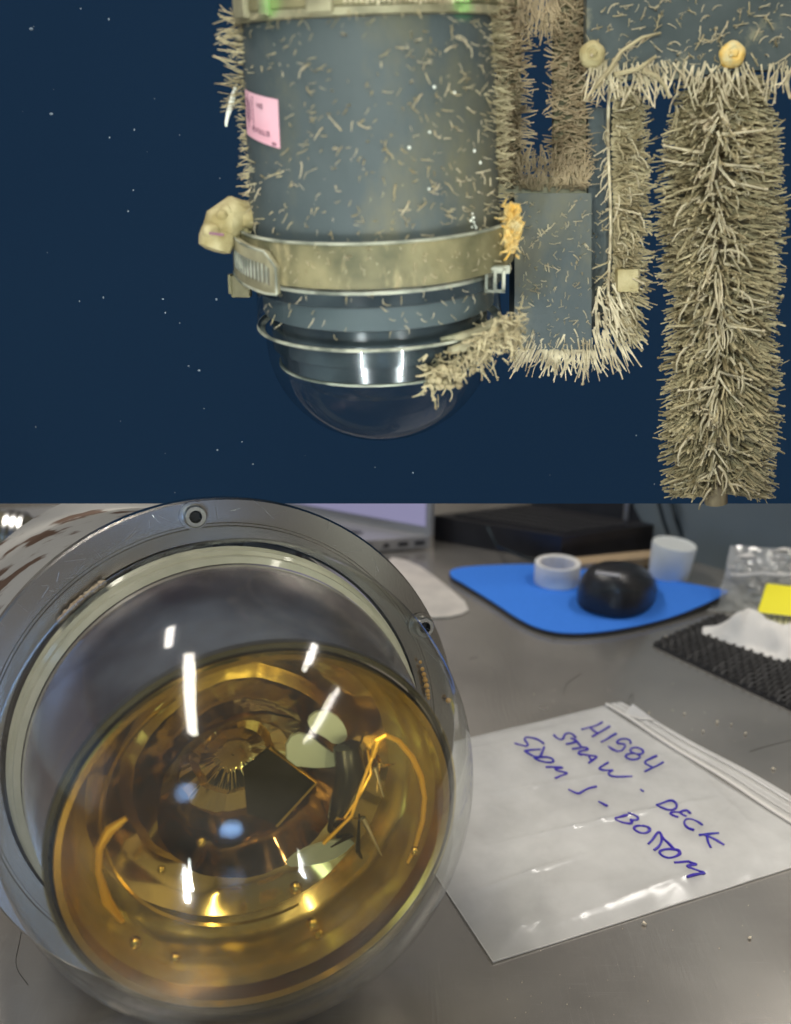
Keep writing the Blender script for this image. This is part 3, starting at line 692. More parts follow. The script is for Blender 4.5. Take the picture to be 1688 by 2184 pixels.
for k, (x, y) in enumerate(((420, 1117), (915, 1335))):
    socket_bolt(deg_of(x, y, .1165), .1165, .92)
d0 = deg_of(420, 1117, .1165)
for k in (90, 135, 180, 225, 270, 60+ 0*0): pass
for k in (150, 200, 250): socket_bolt(d0+k, .1165, .92)
# glass: cylinder, then hemisphere
gp_ = [(OFF+.001, .1015), (OFF+.004, .1035), (0, RG)]
for i in range(1, 25): a = PI/2*i/24; gp_.append((RG*math.sin(a), RG*math.cos(a)))
il('glass_dome', gp_, M['glass_big'], 160)
# pale gasket rings seen through the back of the glass
il('seal_ring', [(OFF+.002, .1005), (OFF+.005, .101), (OFF+.006, .0995), (OFF+.010, .0995), (OFF+.011, .097)], M['gask'])
il('seal_ring', [(OFF+.012, .097), (OFF+.014, .098), (OFF+.018, .0975), (OFF+.019, .0945)], M['gask'])
A2 = V((math.sin(math.radians(20.1)), -math.cos(math.radians(20.1)), .009)).normalized(); OB = .050
u2 = (REF-A2*REF.dot(A2)).normalized(); v2 = A2.cross(u2)
def bp2(h, r, a): return CI+A2*h+(u2*math.cos(a)+v2*math.sin(a))*r
def bl_l(name, pr_, mt, **k): return il(name, pr_, mt, ax=A2, **k)
def sl(u, v):
    a = 2*PI*u; p = ip(OFF+.012, .0945, math.degrees(a)); q = ip(OFF+.026, .0938, math.degrees(a)); e = bp2(OB-.004, .0852, a)
    return p.lerp(q, v*5) if v < .2 else q.lerp(e, (v-.2)/.8)
MB().grid(sl, 128, 20).build('metal_sleeve', M['sleeve'], ins)
bl_l('black_rim', [(OB-.005, .0850), (OB-.002, .0868), (OB+.001, .0862), (OB+.0015, .0845)], M['dark'])
capR = .1010
bl = bl_l('bulb', [(OB, .0845)]+[(capR*math.sin(t), capR*math.cos(t)) for t in [math.asin(.0515/capR)+(PI/2-math.asin(.0515/capR))*i/20 for i in range(0, 21)]], M['amber'], label='amber glass bulb with a mirrored gold inside')
bl_l('bulb_rim', [(OB+.0005, .0838), (OB+.004, .0826), (OB+.003, .0800), (OB-.004, .0790)], M['bowl2'], parent=bl)
def rip(h, a): return .0016*noise.noise(V((h*34, math.cos(a)*2.4+3, math.sin(a)*2.4)))+.0007*noise.noise(V((h*80, math.cos(a)*7, math.sin(a)*7)))
bowlp = [(OB-.004, .0795), (OB-.016, .0790), (OB-.028, .0755), (OB-.038, .0690), (OB-.046, .0600), (OB-.050, .0530), (OB-.046, .0480), (OB-.050, .0430), (OB-.058, .032), (OB-.063, .020), (OB-.060, .016), (OB-.064, .008), (OB-.064, .0)]
def dens(p, k=4):
    o = []
    for (a, b), (c, d) in zip(p, p[1:]): o += [(a+(c-a)*t/k, b+(d-b)*t/k) for t in range(k)]
    return o+[p[-1]]
bl_l('gold_wall', dens(bowlp[:4]), M['goldwall'], parent=bl, wob=rip)
bl_l('mirror_bowl', dens(bowlp[3:]), M['bowl'], parent=bl, wob=rip)
bl_l('inner_funnel', dens([(OB-.030, .040), (OB-.026, .0405), (OB-.040, .030), (OB-.052, .026)]), M['funnel'], parent=bl, wob=rip)
def at_face(px, py, h):                # point on the plane "height h along the axis" that is seen at a picture point
    r = ray(px, py); t = (CI+A2*(h+.030)-CAM).dot(A2)/r.dot(A2); return CAM+r*t
def quadp(name, pts, h, mt, th=.0015):
    q = [at_face(x, y, h) for x, y in pts]; q = closed_smooth(q, 1) if 'ceramic' in name else q; return MB().prism(q, -A2*th).build(name, mt, bl)
quadp('electrode_plate', [(520, 1640), (575, 1595), (672, 1668), (590, 1758), (528, 1735)], .002, M['dyn'])
mb = MB(); q = [at_face(x, y, .004) for x, y in ((575, 1592), (676, 1668), (590, 1762))]; mb.tube([q[0], q[1], q[2]], .0009, 5); mb.build('electrode_edge', M['bowl2'], bl)
quadp('ceramic_spacer', [(655, 1535), (680, 1515), (715, 1522), (738, 1550), (742, 1578), (715, 1590), (690, 1570), (665, 1560)], .012, M['ceram'])
quadp('ceramic_spacer', [(612, 1575), (650, 1560), (700, 1600), (742, 1628), (690, 1640), (612, 1632)], .008, M['ceram'])
quadp('ceramic_spacer', [(600, 1850), (640, 1815), (700, 1795), (765, 1790), (730, 1825), (680, 1845)], .008, M['ceram'])
mb = MB(); mb.tube([at_face(740, 1590, .016), at_face(748, 1640, .018), at_face(730, 1700, .016), at_face(712, 1770, .012)], [.006, .0065, .0045, .003], 12); mb.build('dark_stem', M['dyn'], bl)
mb = MB(); mb.tube([at_face(x, y, .020) for x, y in ((795, 1615), (805, 1580), (822, 1568), (850, 1580), (880, 1615), (898, 1655), (906, 1700), (902, 1750), (885, 1810), (870, 1840))], [.0012, .0014, .0012, .0012, .0013, .0014, .0012, .0012, .0009, .0006], 7)
mb.tube([at_face(x, y, .018) for x, y in ((800, 1600), (770, 1680), (750, 1740), (690, 1800))], .0008, 6)
mb.tube([at_face(x, y, .018) for x, y in ((785, 1600), (792, 1650), (765, 1700), (735, 1745))], .0006, 6)
mb.build('wire_loop', M['copper'], bl)
for i, (x, y, s) in enumerate(((632, 1893, .0028), (668, 1970, .0030), (680, 1990, .0026), (290, 2010, .0025), (375, 2042, .0022), (885, 1815, .002), (430, 1795, .002), (345, 1855, .0016))):
    p = at_face(x, y, .030); MB().ball(p, s, 10, 8).build('solder_bead', M['bowl2'], bl)
mb = MB(); mb.tube([at_face(x, y, .020) for x, y in ((270, 1745), (235, 1770), (212, 1810), (210, 1860), (228, 1920), (262, 1965))], [.001, .0022, .0016, .0014, .0022, .001], 8); mb.build('wire_loop', M['copper'], bl)
# curved conductors in the bowl
mb = MB()
for rr, hh0 in ((.064, .026),): mb.lathe(CI, A2, [(hh0, rr), (hh0+.001, rr-.0009), (hh0, rr-.0018)], 70, ref=REF, a0=PI*.15, a1=PI*1.1)
mb.build('focus_ring', M['bowl2'], bl)
for k in range(9):
    a = R.uniform(-1.2, 1.4); x, y = 750+R.gauss(0, 38), 1690+R.gauss(0, 80); q = [at_face(x, y, .012), at_face(x+R.gauss(0, 22), y+R.gauss(0, 34), .018), at_face(x+R.gauss(0, 34), y+R.gauss(0, 50), .014)]
    MB().tube(q, [R.uniform(.0003, .0008), R.uniform(.0006, .0014), .0003], 6).build('electrode_strip', R.choice([M['bowl2'], M['dyn'], M['dyn'], M['bowl'], M['bolt']]), bl)
# eggs and debris at the glass edge
for x, y, r in ((938, 1405, 5), (944, 1420, 6), (950, 1432, 7), (955, 1446, 7.5), (961, 1458, 8), (965, 1470, 7), (969, 1479, 6), (972, 1487, 5), (952, 1440, 5), (986, 1497, 8)):
    dg = deg_of(x, y, .108 if x < 980 else .117); p = ip(OFF+.003, .108 if x < 980 else .119, dg); MB().ball(p, r*.40/FPX, 10, 7).build('orange_egg', M['egg'], ins)
mb = MB()
for i in range(70):
    k = R.random(); x, y = 175+65*k+R.gauss(0, 4), 1360-85*k+R.gauss(0, 4); p = ip(OFF+.006+R.uniform(0, .003), .1035, deg_of(x, y, .1035)); mb.ball(p, R.uniform(.0006, .0018), 6, 4, jit=.3)
mb.build('edge_debris', M['debris'], ins)
mb = MB()      # light scratches across the flange face
for i in range(46):
    d0_ = R.uniform(-75, 80)+0; r0_ = R.uniform(.1125, .122); q = [ip(OFF+.0001, r0_+R.gauss(0, .0004), d0_)]
    dd, dr = R.gauss(0, 2.5), R.gauss(0, .004)
    q.append(ip(OFF+.0001, min(max(r0_+dr, .1125), .1232), d0_+dd)); mb.tube(q, .00007, 3)
mb.build('scratches', M['bolt'], ins, 'stuff')

# steel fitting at the far left behind the instrument
ft = thing('steel_fitting', G(20, 1190), 'olive and steel pipe fitting at the far left behind the instrument', 'fitting')
a, b = G(-60, 1180, .07), G(62, 1195, .085)
MB().tube([G(-80, 1130, .09), G(48, 1150, .09)], .022, 20).build('fitting_body', M['brass'], ft)
MB().tube([G(-80, 1160, .05), G(48, 1182, .05)], .010, 16).build('steel_pipe', M['bolt'], ft)
MB().box(G(40, 1205, .03), .03, .03, .05, bev=.002).build('foot_block', M['cardb'], ft)
MB().tube([G(56, 1110, .09), G(62, 1165, .08)], .006, 8).build('collar', M['brass'], ft)
for k in range(3): MB().lathe(G(22+14*k, 1146+2.4*k, .09), V((1, .1, 0)), [(0, .0225), (0, .0245), (.004, .0245), (.004, .0225)], 24).build('fitting_rib', M['bolt'], ft)

# ------------------------------------------------------------------ zip bag with handwriting
CREASE = [(G(1010, 1700), G(1380, 1650), .0012), (G(1040, 1810), G(1560, 1700), .0016), (G(1400, 1560), G(1640, 1800), .0010), (G(990, 1920), G(1250, 1830), .0014), (G(1150, 1990), G(1500, 1860), .0010), (G(1330, 1640), G(1480, 1600), .0012), (G(1100, 1600), G(1180, 1980), .0008)]
def bag_h(p):
    n1 = noise.noise(V((p.x*12, p.y*12, 0)))*.0018
    n3 = -abs(noise.noise(V((p.x*24+9, p.y*17-2, 5))))**.7*.0020-abs(noise.noise(V((p.x*55, p.y*30, 8))))**.6*.0009
    c = 0
    for a, b, h in CREASE:
        ab = b-a; t = max(0, min(1, ((p.x-a.x)*ab.x+(p.y-a.y)*ab.y)/(ab.x**2+ab.y**2))); d = math.hypot(p.x-a.x-ab.x*t, p.y-a.y-ab.y*t)
        c = max(c, h*math.exp(-(d/.0022)**1.2)*math.sin(PI*min(1, max(0, t*.98+.01)))**.5)
    return max(.0008, .0036+n1+n3+c)
BA, BB, BC, BD = G(1293, 1508), G(1785, 1822), G(1052, 2055), G(775, 1632)
bag = thing('zip_bag', (BA+BC)/2, 'cloudy zip bag with blue handwriting, flat on the bench right of the dome', 'plastic bag')
def bag_pt(u, v):       # u along the zip, v away from it
    a = BA.lerp(BB, u); b = BD.lerp(BC, u); p = a.lerp(b, v)
    e = min(v, 1-v, u, 1-u); p = p.copy(); p.z = bag_h(p)*min(1, .25+e*9); p.x += .0012*math.sin(v*9+u*5)*min(1, e*20); return p
MB().grid(bag_pt, 120, 120).build('bag_front', M['bagfilm'], bag, recalc=False)
MB().grid(lambda u, v: V((bag_pt(u, v).x, bag_pt(u, v).y, .0004)), 10, 10).build('bag_back', M['bagfilm'], bag, recalc=False)
mb = MB()               # heat-sealed edges
for f in (lambda t: bag_pt(0, t), lambda t: bag_pt(1, t), lambda t: bag_pt(t, 1)): mb.tube([f(i/40)+V((0, 0, .0002)) for i in range(41)], .00045, 4)
mb.build('sealed_edge', M['zip'], bag)
zd = (BA-BD).normalized()
def lip(u, w, z=0.0): return BA.lerp(BB, u)+zd*(w+.0)+V((0, 0, .0022+z+.0006*math.sin(u*14)))
mb = MB(); mb.grid(lambda u, v: lip(u*.985+.012*(v), .013*v+.016*u*v, .0006*math.sin(v*PI*5)), 60, 24); mb.build('zip_lip', M['zip'], bag, recalc=False)
for k, r in ((.0, .0012), (.30, .0005), (.52, .0005), (.74, .0005)):
    MB().tube([lip(u/40*.985+.01*k, .013*k+.016*(u/40)*k, .0004) for u in range(41)], r, 6).build('zip_ridge', M['paper'] if k == 0 else M['zip'], bag)
q = [lip(.05, .007, .001), lip(.17, .016, .001), lip(.19, .010, .005), lip(.09, .022, .002)]
MB().prism([G(1332, 1524, .003), G(1398, 1537, .003), G(1350, 1502, .009)], (0, 0, .0004)).build('lip_corner', M['zip'], bag)
MB().tube([G(1333, 1523, .004), G(1365, 1533, .004), G(1396, 1535, .004)], [.0004, .0010, .0004], 5).build('lip_fold', M['paper'], bag)
K1, K3 = 400/1688, 480/1688; SCD = 1688/2550
def c1(u, v): return ((1640+u*K1)*SCD, (2300+v*K1)*SCD)
def c2(u, v): return ((1840+u*K1)*SCD, (2280+v*K1)*SCD)
def c3(u, v): return ((1900+u*K3)*SCD, (2520+v*K3)*SCD)
INK1 = [(c2, [(145, 300), (250, 272), (340, 250), (430, 200)]), (c2, [(275, 285), (330, 335), (370, 350)]), (c2, [(290, 398), (370, 350), (450, 305), (530, 255)]),
        (c2, [(412, 472), (490, 430), (560, 385), (620, 355)]),
        (c2, [(812, 495), (815, 465), (785, 435), (720, 425), (650, 440), (625, 470), (640, 495), (690, 495), (745, 505), (730, 545), (690, 590), (640, 600), (580, 580), (512, 530)]),
        (c2, [(920, 552), (980, 580), (985, 620), (930, 640), (860, 625), (800, 590), (820, 555), (870, 545), (920, 552)]),
        (c2, [(860, 625), (790, 630), (735, 655), (760, 690), (820, 712), (890, 712), (940, 680), (940, 650), (860, 625)]),
        (c2, [(1168, 658), (1100, 690), (1030, 720), (1000, 745), (1030, 775), (1080, 800), (1110, 810)]), (c2, [(1255, 745), (1180, 790), (1100, 825), (1050, 850), (1000, 872)]),
        (c2, [(945, 1115), (990, 1142)])]
INK2 = [(c1, [(612, 290), (650, 330), (700, 355), (740, 345), (750, 300), (775, 270), (830, 262), (880, 290), (910, 325)]), (c1, [(840, 335), (900, 350), (960, 420), (985, 450)]), (c1, [(775, 415), (850, 405), (920, 380)]),
        (c1, [(860, 480), (940, 475), (1010, 455), (1075, 470), (1070, 495), (1000, 505), (945, 520), (950, 555), (1000, 565)]),
        (c1, [(960, 545), (1080, 570), (1215, 578), (1160, 620), (1085, 675)]), (c1, [(1090, 590), (1130, 640)]),
        (c1, [(1355, 665), (1290, 700), (1215, 750), (1290, 775), (1430, 770), (1380, 790), (1345, 820), (1400, 855), (1500, 860), (1680, 852)]),
        (c3, [(760, 260), (830, 300), (920, 325), (985, 300), (990, 250), (950, 212), (890, 215), (830, 240), (760, 262)]),
        (c3, [(1145, 360), (1110, 325), (1060, 325), (1020, 345), (950, 340), (905, 355), (950, 385), (1010, 402)]), (c3, [(1020, 345), (1060, 375), (1100, 390)]),
        (c3, [(1280, 490), (1220, 445), (1140, 415), (1080, 425), (1070, 470), (1110, 525), (1185, 548)]),
        (c3, [(1465, 580), (1350, 590), (1240, 605)]), (c3, [(1300, 600), (1400, 640), (1525, 715)]), (c3, [(1330, 620), (1345, 690), (1375, 745)])]
INK3 = [(c1, [(78, 403), (150, 425), (240, 448), (265, 425), (240, 385), (210, 345), (230, 320), (300, 325), (390, 350), (450, 385), (475, 412)]),
        (c1, [(480, 455), (455, 520), (430, 580)]), (c1, [(215, 508), (300, 495), (430, 485)]), (c1, [(215, 508), (280, 550), (350, 590), (430, 590)]),
        (c1, [(345, 600), (430, 595), (520, 590), (590, 610), (615, 650), (570, 668), (480, 660), (400, 635), (345, 600)]),
        (c1, [(500, 730), (620, 728), (755, 732), (660, 745), (620, 755), (680, 785), (820, 805), (720, 840), (630, 880)]),
        (c1, [(812, 1030), (870, 1060), (945, 1095), (1000, 1060), (1080, 1015), (1195, 992)]), (c1, [(1220, 1195), (1280, 1225), (1340, 1260)]),
        (c3, [(435, 355), (490, 365), (550, 400), (550, 430), (490, 435), (460, 425), (485, 450), (470, 475), (410, 470), (330, 445), (275, 412), (350, 400), (430, 375)]),
        (c3, [(600, 490), (680, 520), (685, 555), (630, 585), (560, 575), (500, 535), (510, 505), (570, 495), (625, 505)]),
        (c3, [(665, 705), (720, 650), (770, 570), (800, 570), (830, 640), (890, 690), (955, 760)]), (c3, [(815, 600), (820, 680), (780, 740), (730, 775)]),
        (c3, [(955, 768), (880, 760), (800, 780), (790, 805), (840, 850), (910, 865), (980, 845), (1030, 810), (1010, 775), (955, 768)]),
        (c3, [(960, 915), (1050, 910), (1130, 900), (1140, 915), (1235, 940), (1120, 945), (1100, 955), (1180, 990), (1330, 1035), (1230, 1040), (1105, 1075)])]
def smooth(pts, n=3):
    for _ in range(n-1):
        q = [pts[0]]
        for a, b in zip(pts, pts[1:]): q += [(a[0]*.75+b[0]*.25, a[1]*.75+b[1]*.25), (a[0]*.25+b[0]*.75, a[1]*.25+b[1]*.75)]
        pts = q+[pts[-1]]
    return pts
def on_bag(x, y):
    z = .005
    for _ in range(4): p = G(x, y, z); z = bag_h(p)
    return V((p.x, p.y, z+.00015))
for line in (INK1[:9], INK1[9:], INK2[:7], INK2[7:], INK3[:6], INK3[6:7], INK3[7:8], INK3[8:]):
    mb = MB()
    for fn, pts in line:
        q = smooth([fn(*p) for p in pts]); mb.tube([on_bag(*p) for p in q], [.00105*(.8+.35*noise.noise(V((x*.05, y*.05, 0)))) for x, y in q], 6)
    mb.v = [V((v.x, v.y, v.z)) for v in mb.v]
    mb.build('handwriting', M['ink'], bag)

# ------------------------------------------------------------------ mouse pad, mouse, tape roll, cup
po = [(958, 1226), (990, 1218), (1080, 1213), (1180, 1213), (1300, 1220), (1390, 1236), (1470, 1256), (1535, 1276), (1556, 1283), (1535, 1292), (1440, 1325), (1340, 1350), (1250, 1362), (1180, 1360), (1120, 1340), (1050, 1292), (985, 1252), (962, 1240)]
pad3 = closed_smooth([G(x, y) for x, y in po], 2)
pdo = thing('mouse_pad', G(1250, 1290), 'blue cloth mouse pad with rounded corners at the back of the bench', 'mouse pad')
def curl(p, z): return V((p.x, p.y, z+max(0, (proj(p)[0]-1400)/150)**2*.006))
def padlayer(z0, z1, name, mt):
    c = G(1250, 1285); n = len(pad3); m = MB(); rings = 8
    for z in (z1, z0):
        m.add([curl(c.lerp(p, k/rings), z) for k in range(1, rings+1) for p in pad3]+[curl(c, z)],
              [(k*n+i, k*n+(i+1) % n, (k+1)*n+(i+1) % n, (k+1)*n+i) for k in range(rings-1) for i in range(n)]+[(rings*n, i, (i+1) % n) for i in range(n)])
    m.add([curl(p, z0) for p in pad3]+[curl(p, z1) for p in pad3], [(i, (i+1) % n, n+(i+1) % n, n+i) for i in range(n)])
    return m.build(name, mt, pdo)
padlayer(.0005, .0040, 'rubber_base', M['dark']); padlayer(.0042, .0052, 'cloth_top', M['pad'])
# mouse
mc = G(1300, 1296, .005); mo = thing('computer_mouse', mc, 'glossy black computer mouse standing on the blue pad', 'computer mouse')
fwd = V((.62, 1, 0)).normalized(); sdm = V((fwd.y, -fwd.x, 0))
mb = MB(); NU, NV = 40, 18; vs = []; Lm, Wm, Hm = .104, .0345, .038
for j in range(NV+1):
    e = PI/2*j/NV
    for i in range(NU):
        a = 2*PI*i/NU; x = math.cos(a); y = math.sin(a)
        wr = 1-.14*y; rx = Wm*wr*math.copysign(abs(x)**.85, x)*math.cos(e)**.72; ry = Lm/2*y*math.cos(e)**.75
        hz = Hm*math.sin(e)**.9*(1-.30*ry/(Lm/2)); sh_ = -.010*math.sin(e)
        vs.append(mc+sdm*(rx+.002*math.sin(e))+fwd*(ry+sh_+.026)+V((0, 0, .003+hz)))
mb.add(vs, [(j*NU+i, j*NU+(i+1) % NU, (j+1)*NU+(i+1) % NU, (j+1)*NU+i) for j in range(NV) for i in range(NU)]); mb.add(vs[:NU], [tuple(range(NU))])
shell = mb.build('mouse_shell', M['mousep'], mo)
from mathutils.bvhtree import BVHTree
bvh = BVHTree.FromPolygons(vs, [(j*NU+i, j*NU+(i+1) % NU, (j+1)*NU+(i+1) % NU, (j+1)*NU+i) for j in range(NV) for i in range(NU)])
def on_shell(x, y):
    h4 = bvh.ray_cast(CAM, ray(x, y).normalized()); return (h4[0]+h4[1]*.0003) if h4[0] else CAM+ray(x, y)
mb = MB()
for i in range(8):
    x0 = 1272+i*6.6; y0 = 1221+.9*i
    mb.tube([on_shell(x0, y0+3), on_shell(x0+2, y0-4), on_shell(x0+4, y0+3)], .0008, 4)
mb.build('pale_print', M['prn'], mo)
q = [on_shell(1246+ (i*11), 1262-i*.5+ (i-6)**2*.35) for i in range(12)]
q = [p for p in q if (p-mc).length < .12]
if len(q) > 2: MB().tube(q, .0005, 5).build('body_seam', M['slate_dk'], mo)
mb = MB(); mb.tube([mc+fwd*(.026+.05*math.cos(a))*1+sdm*.031*math.sin(a)*0+sdm*(.0335*math.sin(a))+V((0, 0, .012)) for a in [i*PI/24+0 for i in range(-10, 25)]], .0005, 4); mb.build('side_seam', M['dark'], mo)
# tape roll
tc_ = G(1188, 1241, .005); s2 = .94/FPX
tr = thing('tape_roll', tc_, 'white ring of tape on the pad left of the black mouse', 'tape roll')
rr = 51*s2; hh = .0215
MB().lathe(tc_, (0, 0, 1), [(0, rr*.98), (.001, rr), (hh-.001, rr), (hh, rr*.985), (hh, rr*.86)], 48).build('tape_winding', M['tape'], tr)
MB().lathe(tc_, (0, 0, 1), [(hh, rr*.86), (hh-.001, rr*.78), (.001, rr*.78), (0, rr*.86)], 48).build('tape_core', M['paper'], tr)
cu_c = G(1430, 1243); cu = thing('plastic_cup', cu_c, 'milky white plastic cup behind the pad right of the mouse', 'cup')
MB().lathe(cu_c+V((0, .01, .002)), V((.10, 0, 1)), [(0, 0), (0, 43*s2), (.002, 45*s2), (.036, 50*s2), (.0375, 48.5*s2), (.0365, 46*s2), (.0365, 0)], 48).build('cup_wall', M['cup'], cu)

# ------------------------------------------------------------------ silver laptop (left), black laptop, cabinet, cables
lp = thing('silver_laptop', G(800, 1150), 'open silver laptop with ports on its side, partly hidden by the steel flange', 'laptop')
h_ = .014; c0 = G(918, 1172); c1_ = G(640, 1192); hd_ = (G(560, 1083)-G(918, 1150)).normalized()
e1 = (c1_-c0).normalized(); back = V((-e1.y, e1.x, 0)); back = back if back.y > 0 else -back
# base: ports side runs from c0 to the left, keyboard recedes towards the hinge direction
W_, D_ = .26, .30
cor = [c0, c0+e1*W_, c0+e1*W_+hd_*D_, c0+hd_*D_]
MB().prism([p+V((0, 0, .002)) for p in cor], (0, 0, h_)).build('laptop_base', M['lapt'], lp)
for k in range(5):
    p = c0+e1*(.012+.019*k)+V((0, -.0006, .009)); MB().box(p, .011 if k < 2 else .006, .002, .004, Matrix.Rotation(math.atan2(e1.y, e1.x), 3, 'Z')).build('port', M['black'], lp)
kb = MB()
for i in range(11):
    for j in range(5):
        p = c0+e1*(.045+.017*j)+hd_*(.035+.020*i)+V((0, 0, h_+.0035)); q = [p, p+e1*.014, p+e1*.014+hd_*.016, p+hd_*.016]
        MB().prism(q, (0, 0, .0012)).build('key', M['keyg'], lp)
hn = MB(); q0 = c0+V((0, 0, h_+.002)); q1 = q0+hd_*D_; upv = V((.02, .12, 1)).normalized()
out = V((.35, .1, 0))*0
MB().prism([q0, q1, q1+upv*.20, q0+upv*.20], (.004, .004, 0)).build('screen_shell', M['lapt'], lp)
scm = mat('screen_lilac', (.05, .05, .06), .3); b_ = scm.node_tree.nodes['Principled BSDF']; b_.inputs['Emission Color'].default_value = (.55, .52, .85, 1); b_.inputs['Emission Strength'].default_value = .42
nn_ = (q1-q0).cross(upv).normalized(); nn_ = nn_ if nn_.y < 0 else -nn_
MB().prism([q0+hd_*.006+upv*.010+nn_*.001, q1-hd_*.006+upv*.010+nn_*.001, q1-hd_*.006+upv*.19+nn_*.001, q0+hd_*.006+upv*.19+nn_*.001], nn_*.0006).build('screen', scm, lp)

bk = thing('black_laptop', G(1150, 1150), 'thick black laptop with a raised keyboard behind the tape roll', 'laptop')
N_, L_, Rr_ = G(1196, 1200), G(925, 1152), G(1400, 1172)
ee, ff = L_-N_, Rr_-N_
cor = [N_, N_+ee, N_+ee+ff, Rr_]
MB().prism(cor, (0, 0, .030)).build('laptop_base', M['black'], bk)
for i in range(15):
    for j in range(5):
        p = N_+ee*(.06+.058*i)+ff*(.12+.13*j)+V((0, 0, .0301)); MB().prism([p, p+ee*.046, p+ee*.046+ff*.10, p+ff*.10], (0, 0, .002)).build('key', M['key'], bk)
q0 = N_+ee*.98+ff+V((0, 0, .03)); q1 = Rr_+V((0, 0, .03)); MB().prism([q0, q1, q1+V((0, .05, .2)), q0+V((0, .05, .2))], (0, .006, 0)).build('screen_lid', M['black'], bk)
cb = thing('grey_cabinet', G(1600, 1240), 'blue grey cabinet side standing at the back right of the bench', 'cabinet')
ca, cb_ = G(1335, 1158), G(1760, 1275)
MB().prism([ca, cb_, cb_+V((0, 0, .5)), ca+V((0, 0, .5))], (.12, .4, 0)).build('cabinet_side', M['cab'], cb)
MB().tube([ca+V((-.003, -.004, 0)), ca+V((-.003, -.004, .3))], .003, 6).build('edge_strip', M['lapt'], cb)
for k, x in enumerate((1412, 1440)):
    o = MB().tube([G(x+38-k*8, 1190, .002), P(x+18, 1150, 1.0-.0), P(x+4, 1110, 1.0), P(x-8, 1065, 1.0), P(x-20, 1000, 1.02)], .0022, 8).build('hanging_cable', M['slate_dk'])
    tag(o, ('left' if k == 0 else 'right')+'-hand dark cable of the pair hanging against the grey cabinet', 'cable', 'cables hanging against the cabinet')
tag(MB().box(G(1330, 1196, .006), .12, .02, .010, Matrix.Rotation(.25, 3, 'Z')).build('tan_card_strip', M['cardb']), 'tan card strip lying under the edge of the black laptop', 'card')
mb = MB(); mb.tube([G(1040, 1125, .032), G(1060, 1165, .02), G(1120, 1190, .004), G(1165, 1200, .003)], .0015, 6)
tag(mb.build('thin_cable', M['slate_dk']), 'thin grey cable draped over the corner of the black laptop', 'cable')
q = closed_smooth([G(820, 1190), G(880, 1200), G(945, 1245), G(1008, 1300), G(975, 1318), G(905, 1322), G(840, 1260)], 1)  # pale flat sheet paints the soft lit patch on the steel
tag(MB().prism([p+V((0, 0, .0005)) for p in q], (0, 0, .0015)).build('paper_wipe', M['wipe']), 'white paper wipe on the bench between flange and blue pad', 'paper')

# ------------------------------------------------------------------ rubber mat with open weave
mt_ = thing('rubber_grip_mat', G(1600, 1430), 'black ribbed rubber mat under the clear bag at the right edge', 'mat')
m0, m1, m2, m3 = G(1395, 1378), G(1850, 1590), G(1990, 1440), G(1535, 1315)
def mpt(u, v): return (m0.lerp(m1, u)).lerp(m3.lerp(m2, u), v)
rib = MB()
NR, NC = 46, 20
for i in range(NR):
    u = i/(NR-1)
    rib.tube([mpt(u+.004*math.sin(j*1.5+i), j/NC)+V((0, 0, .0014+.0010*((i+j) % 2))) for j in range(NC+1)], [.0014+.0010*((i+j) % 2) for j in range(NC+1)], 5)
rib.build('mat_ribs', M['matk'], mt_, 'stuff')
cr = MB()
for j in range(NC+1): cr.tube([mpt(i/12, j/NC)+V((0, 0, .0012)) for i in range(13)], .0011, 4)
cr.build('mat_cross_threads', M['matk'], mt_, 'stuff')

# ------------------------------------------------------------------ clear bag with yellow card on the mat
cbg = thing('clear_bag', G(1620, 1400), 'crumpled clear bag holding a yellow card, standing on the black mat at the right edge', 'plastic bag')
def cpt(u, v, back=0):        # u left-right, v bottom-top
    x = 1500+40*v**.6*1.4+u*(330-20*v); y = 1350+62*min(1, u*2.2)-(190+52*min(1, u*2.2))*v
    z0 = .0+.085*v; Y = .86+.035*v+(.05*math.sin(PI*min(1, v*1.3)) if back else -.015*math.sin(PI*v))
    p = P(x, y, Y); f = V((p.x*30, p.z*34, 3+back)); k = min(1, 6*min(u, 1-u, v+.02, 1-v+.02))
    cr_ = abs(noise.noise(f))*.012+abs(noise.noise(f*2.7))*.007+noise.noise(f*6)*.002
    return V((p.x+.003*noise.noise(f*1.4), p.y+cr_*k-.004, max(p.z, .001)+.002*noise.noise(f*2)*v))
MB().grid(lambda u, v: cpt(u, v, 1), 50, 40).build('bag_back', M['clearfilm'], cbg, recalc=False)
MB().grid(cpt, 60, 50).build('bag_front', M['clearfilm'], cbg, recalc=False)
a, b, c, d = P(1637, 1246, .83), P(1780, 1262, .83), P(1780, 1324, .795), P(1618, 1306, .795)
q = [a, b, c, d]
MB().prism(closed_smooth([a.lerp(c, .0), a.lerp(b, .1), b, c, d.lerp(c, .1), d, d.lerp(a, .15), a.lerp(d, .12)], 1), (0, .002, 0)).build('yellow_card', M['yel'], cbg)
for i in range(10): MB().tube([P(1612+i*13, 1312+i*1.2, .800), P(1604+i*14, 1348+i*1.6, .785)], .0024, 6).build('ribbed_strip', M['yel_p'], cbg)
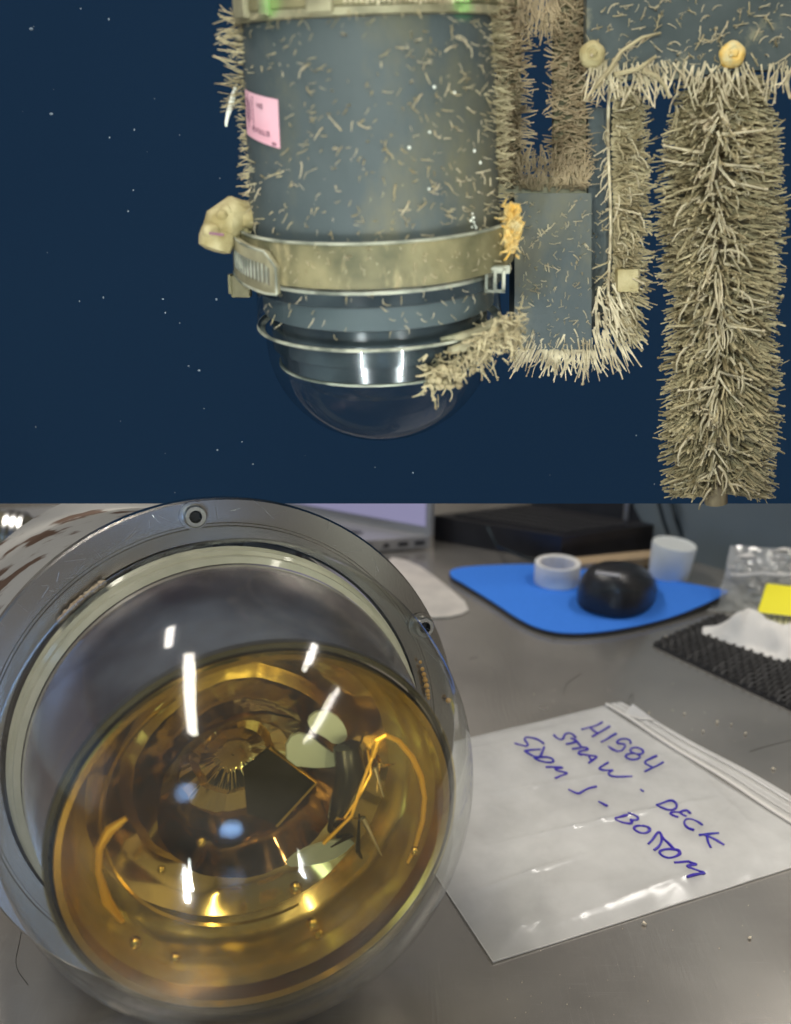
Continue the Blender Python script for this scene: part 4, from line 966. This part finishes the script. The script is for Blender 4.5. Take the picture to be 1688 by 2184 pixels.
def tis(u, v):
    x = 1498+u*330; y = (1352+58*min(1, u*2)) - v*(8+78*min(1, u*3.2)); z = .003+.022*v*min(1, u*4)
    p = P(x, y, .86+.02*v-.03*(1-v)*min(1, u*2)*0); p = G(x, y, z); k = noise.noise(V((p.x*40, p.y*60, 1)))*.006+noise.noise(V((p.x*90, p.y*90, 4)))*.003
    return V((p.x, p.y, max(.0006, p.z+k*min(1, v*4))))
MB().grid(tis, 50, 24).build('white_tissue', M['paper'], cbg, recalc=False)
MB().tube([P(1556+i*14, 1226+2*math.sin(i), .862) for i in range(14)], .0026, 6).build('zip_ridge', M['zip'], cbg)
mb = MB()
for i in range(16):
    x, y = R.uniform(1558, 1690), R.uniform(1170, 1245); mb.ball(P(x, y, .866), R.uniform(.001, .004), 7, 4, sq=(2.2, .5, .6), jit=.4)
mb.build('crinkle_folds', M['paper'], cbg)

# ------------------------------------------------------------------ hairs and crumbs on the bench
for k, q in enumerate(([(1242, 1435), (1218, 1450), (1205, 1462), (1203, 1482)], [(1342, 1508), (1340, 1490), (1352, 1476), (1350, 1496)], [(1000, 1405), (1020, 1400)], [(1600, 1602), (1640, 1590), (1688, 1578)], [(30, 1905), (50, 1960), (42, 2010), (30, 2060), (60, 2100)], [(40, 1850), (75, 1885), (60, 1925)], [(1195, 1350), (1172, 1372), (1188, 1360)])):
    q = smooth(q); tag(MB().tube([G(x, y, .0003) for x, y in q], .00014, 4).build('stray_hair', M['hair']), ['curved dark hair right of the egg-dotted flange, above the zip bag', 'short kinked black hair above the lip corner of the zip bag', 'tiny hair on the steel just right of the flange', 'dark hair right of the zip bag at the right edge', 'long loose hair on the steel left of the dome', 'short hair above the long one left of the dome', 'dark hair just below the blue mouse pad'][k], 'hair')
mb = MB()
for x, y in ((1420, 1358), (1446, 1365), (1500, 1560), (1590, 1565), (1560, 1545), (1385, 1520), (1460, 1522), (1612, 1700), (1650, 1640), (1530, 1540), (1600, 2000), (1375, 1970)):
    mb.ball(G(x, y, .001), R.uniform(.0006, .0013), 6, 4, jit=.3)
for i in range(120): mb.ball(G(R.uniform(1050, 1688), R.uniform(1380, 2180), .0002), R.uniform(.00012, .00035), 4, 3)
o = mb.build('crumbs', M['crumb'], None, 'stuff'); tag(o, 'pale crumbs and dust scattered on the steel bench', 'crumbs')
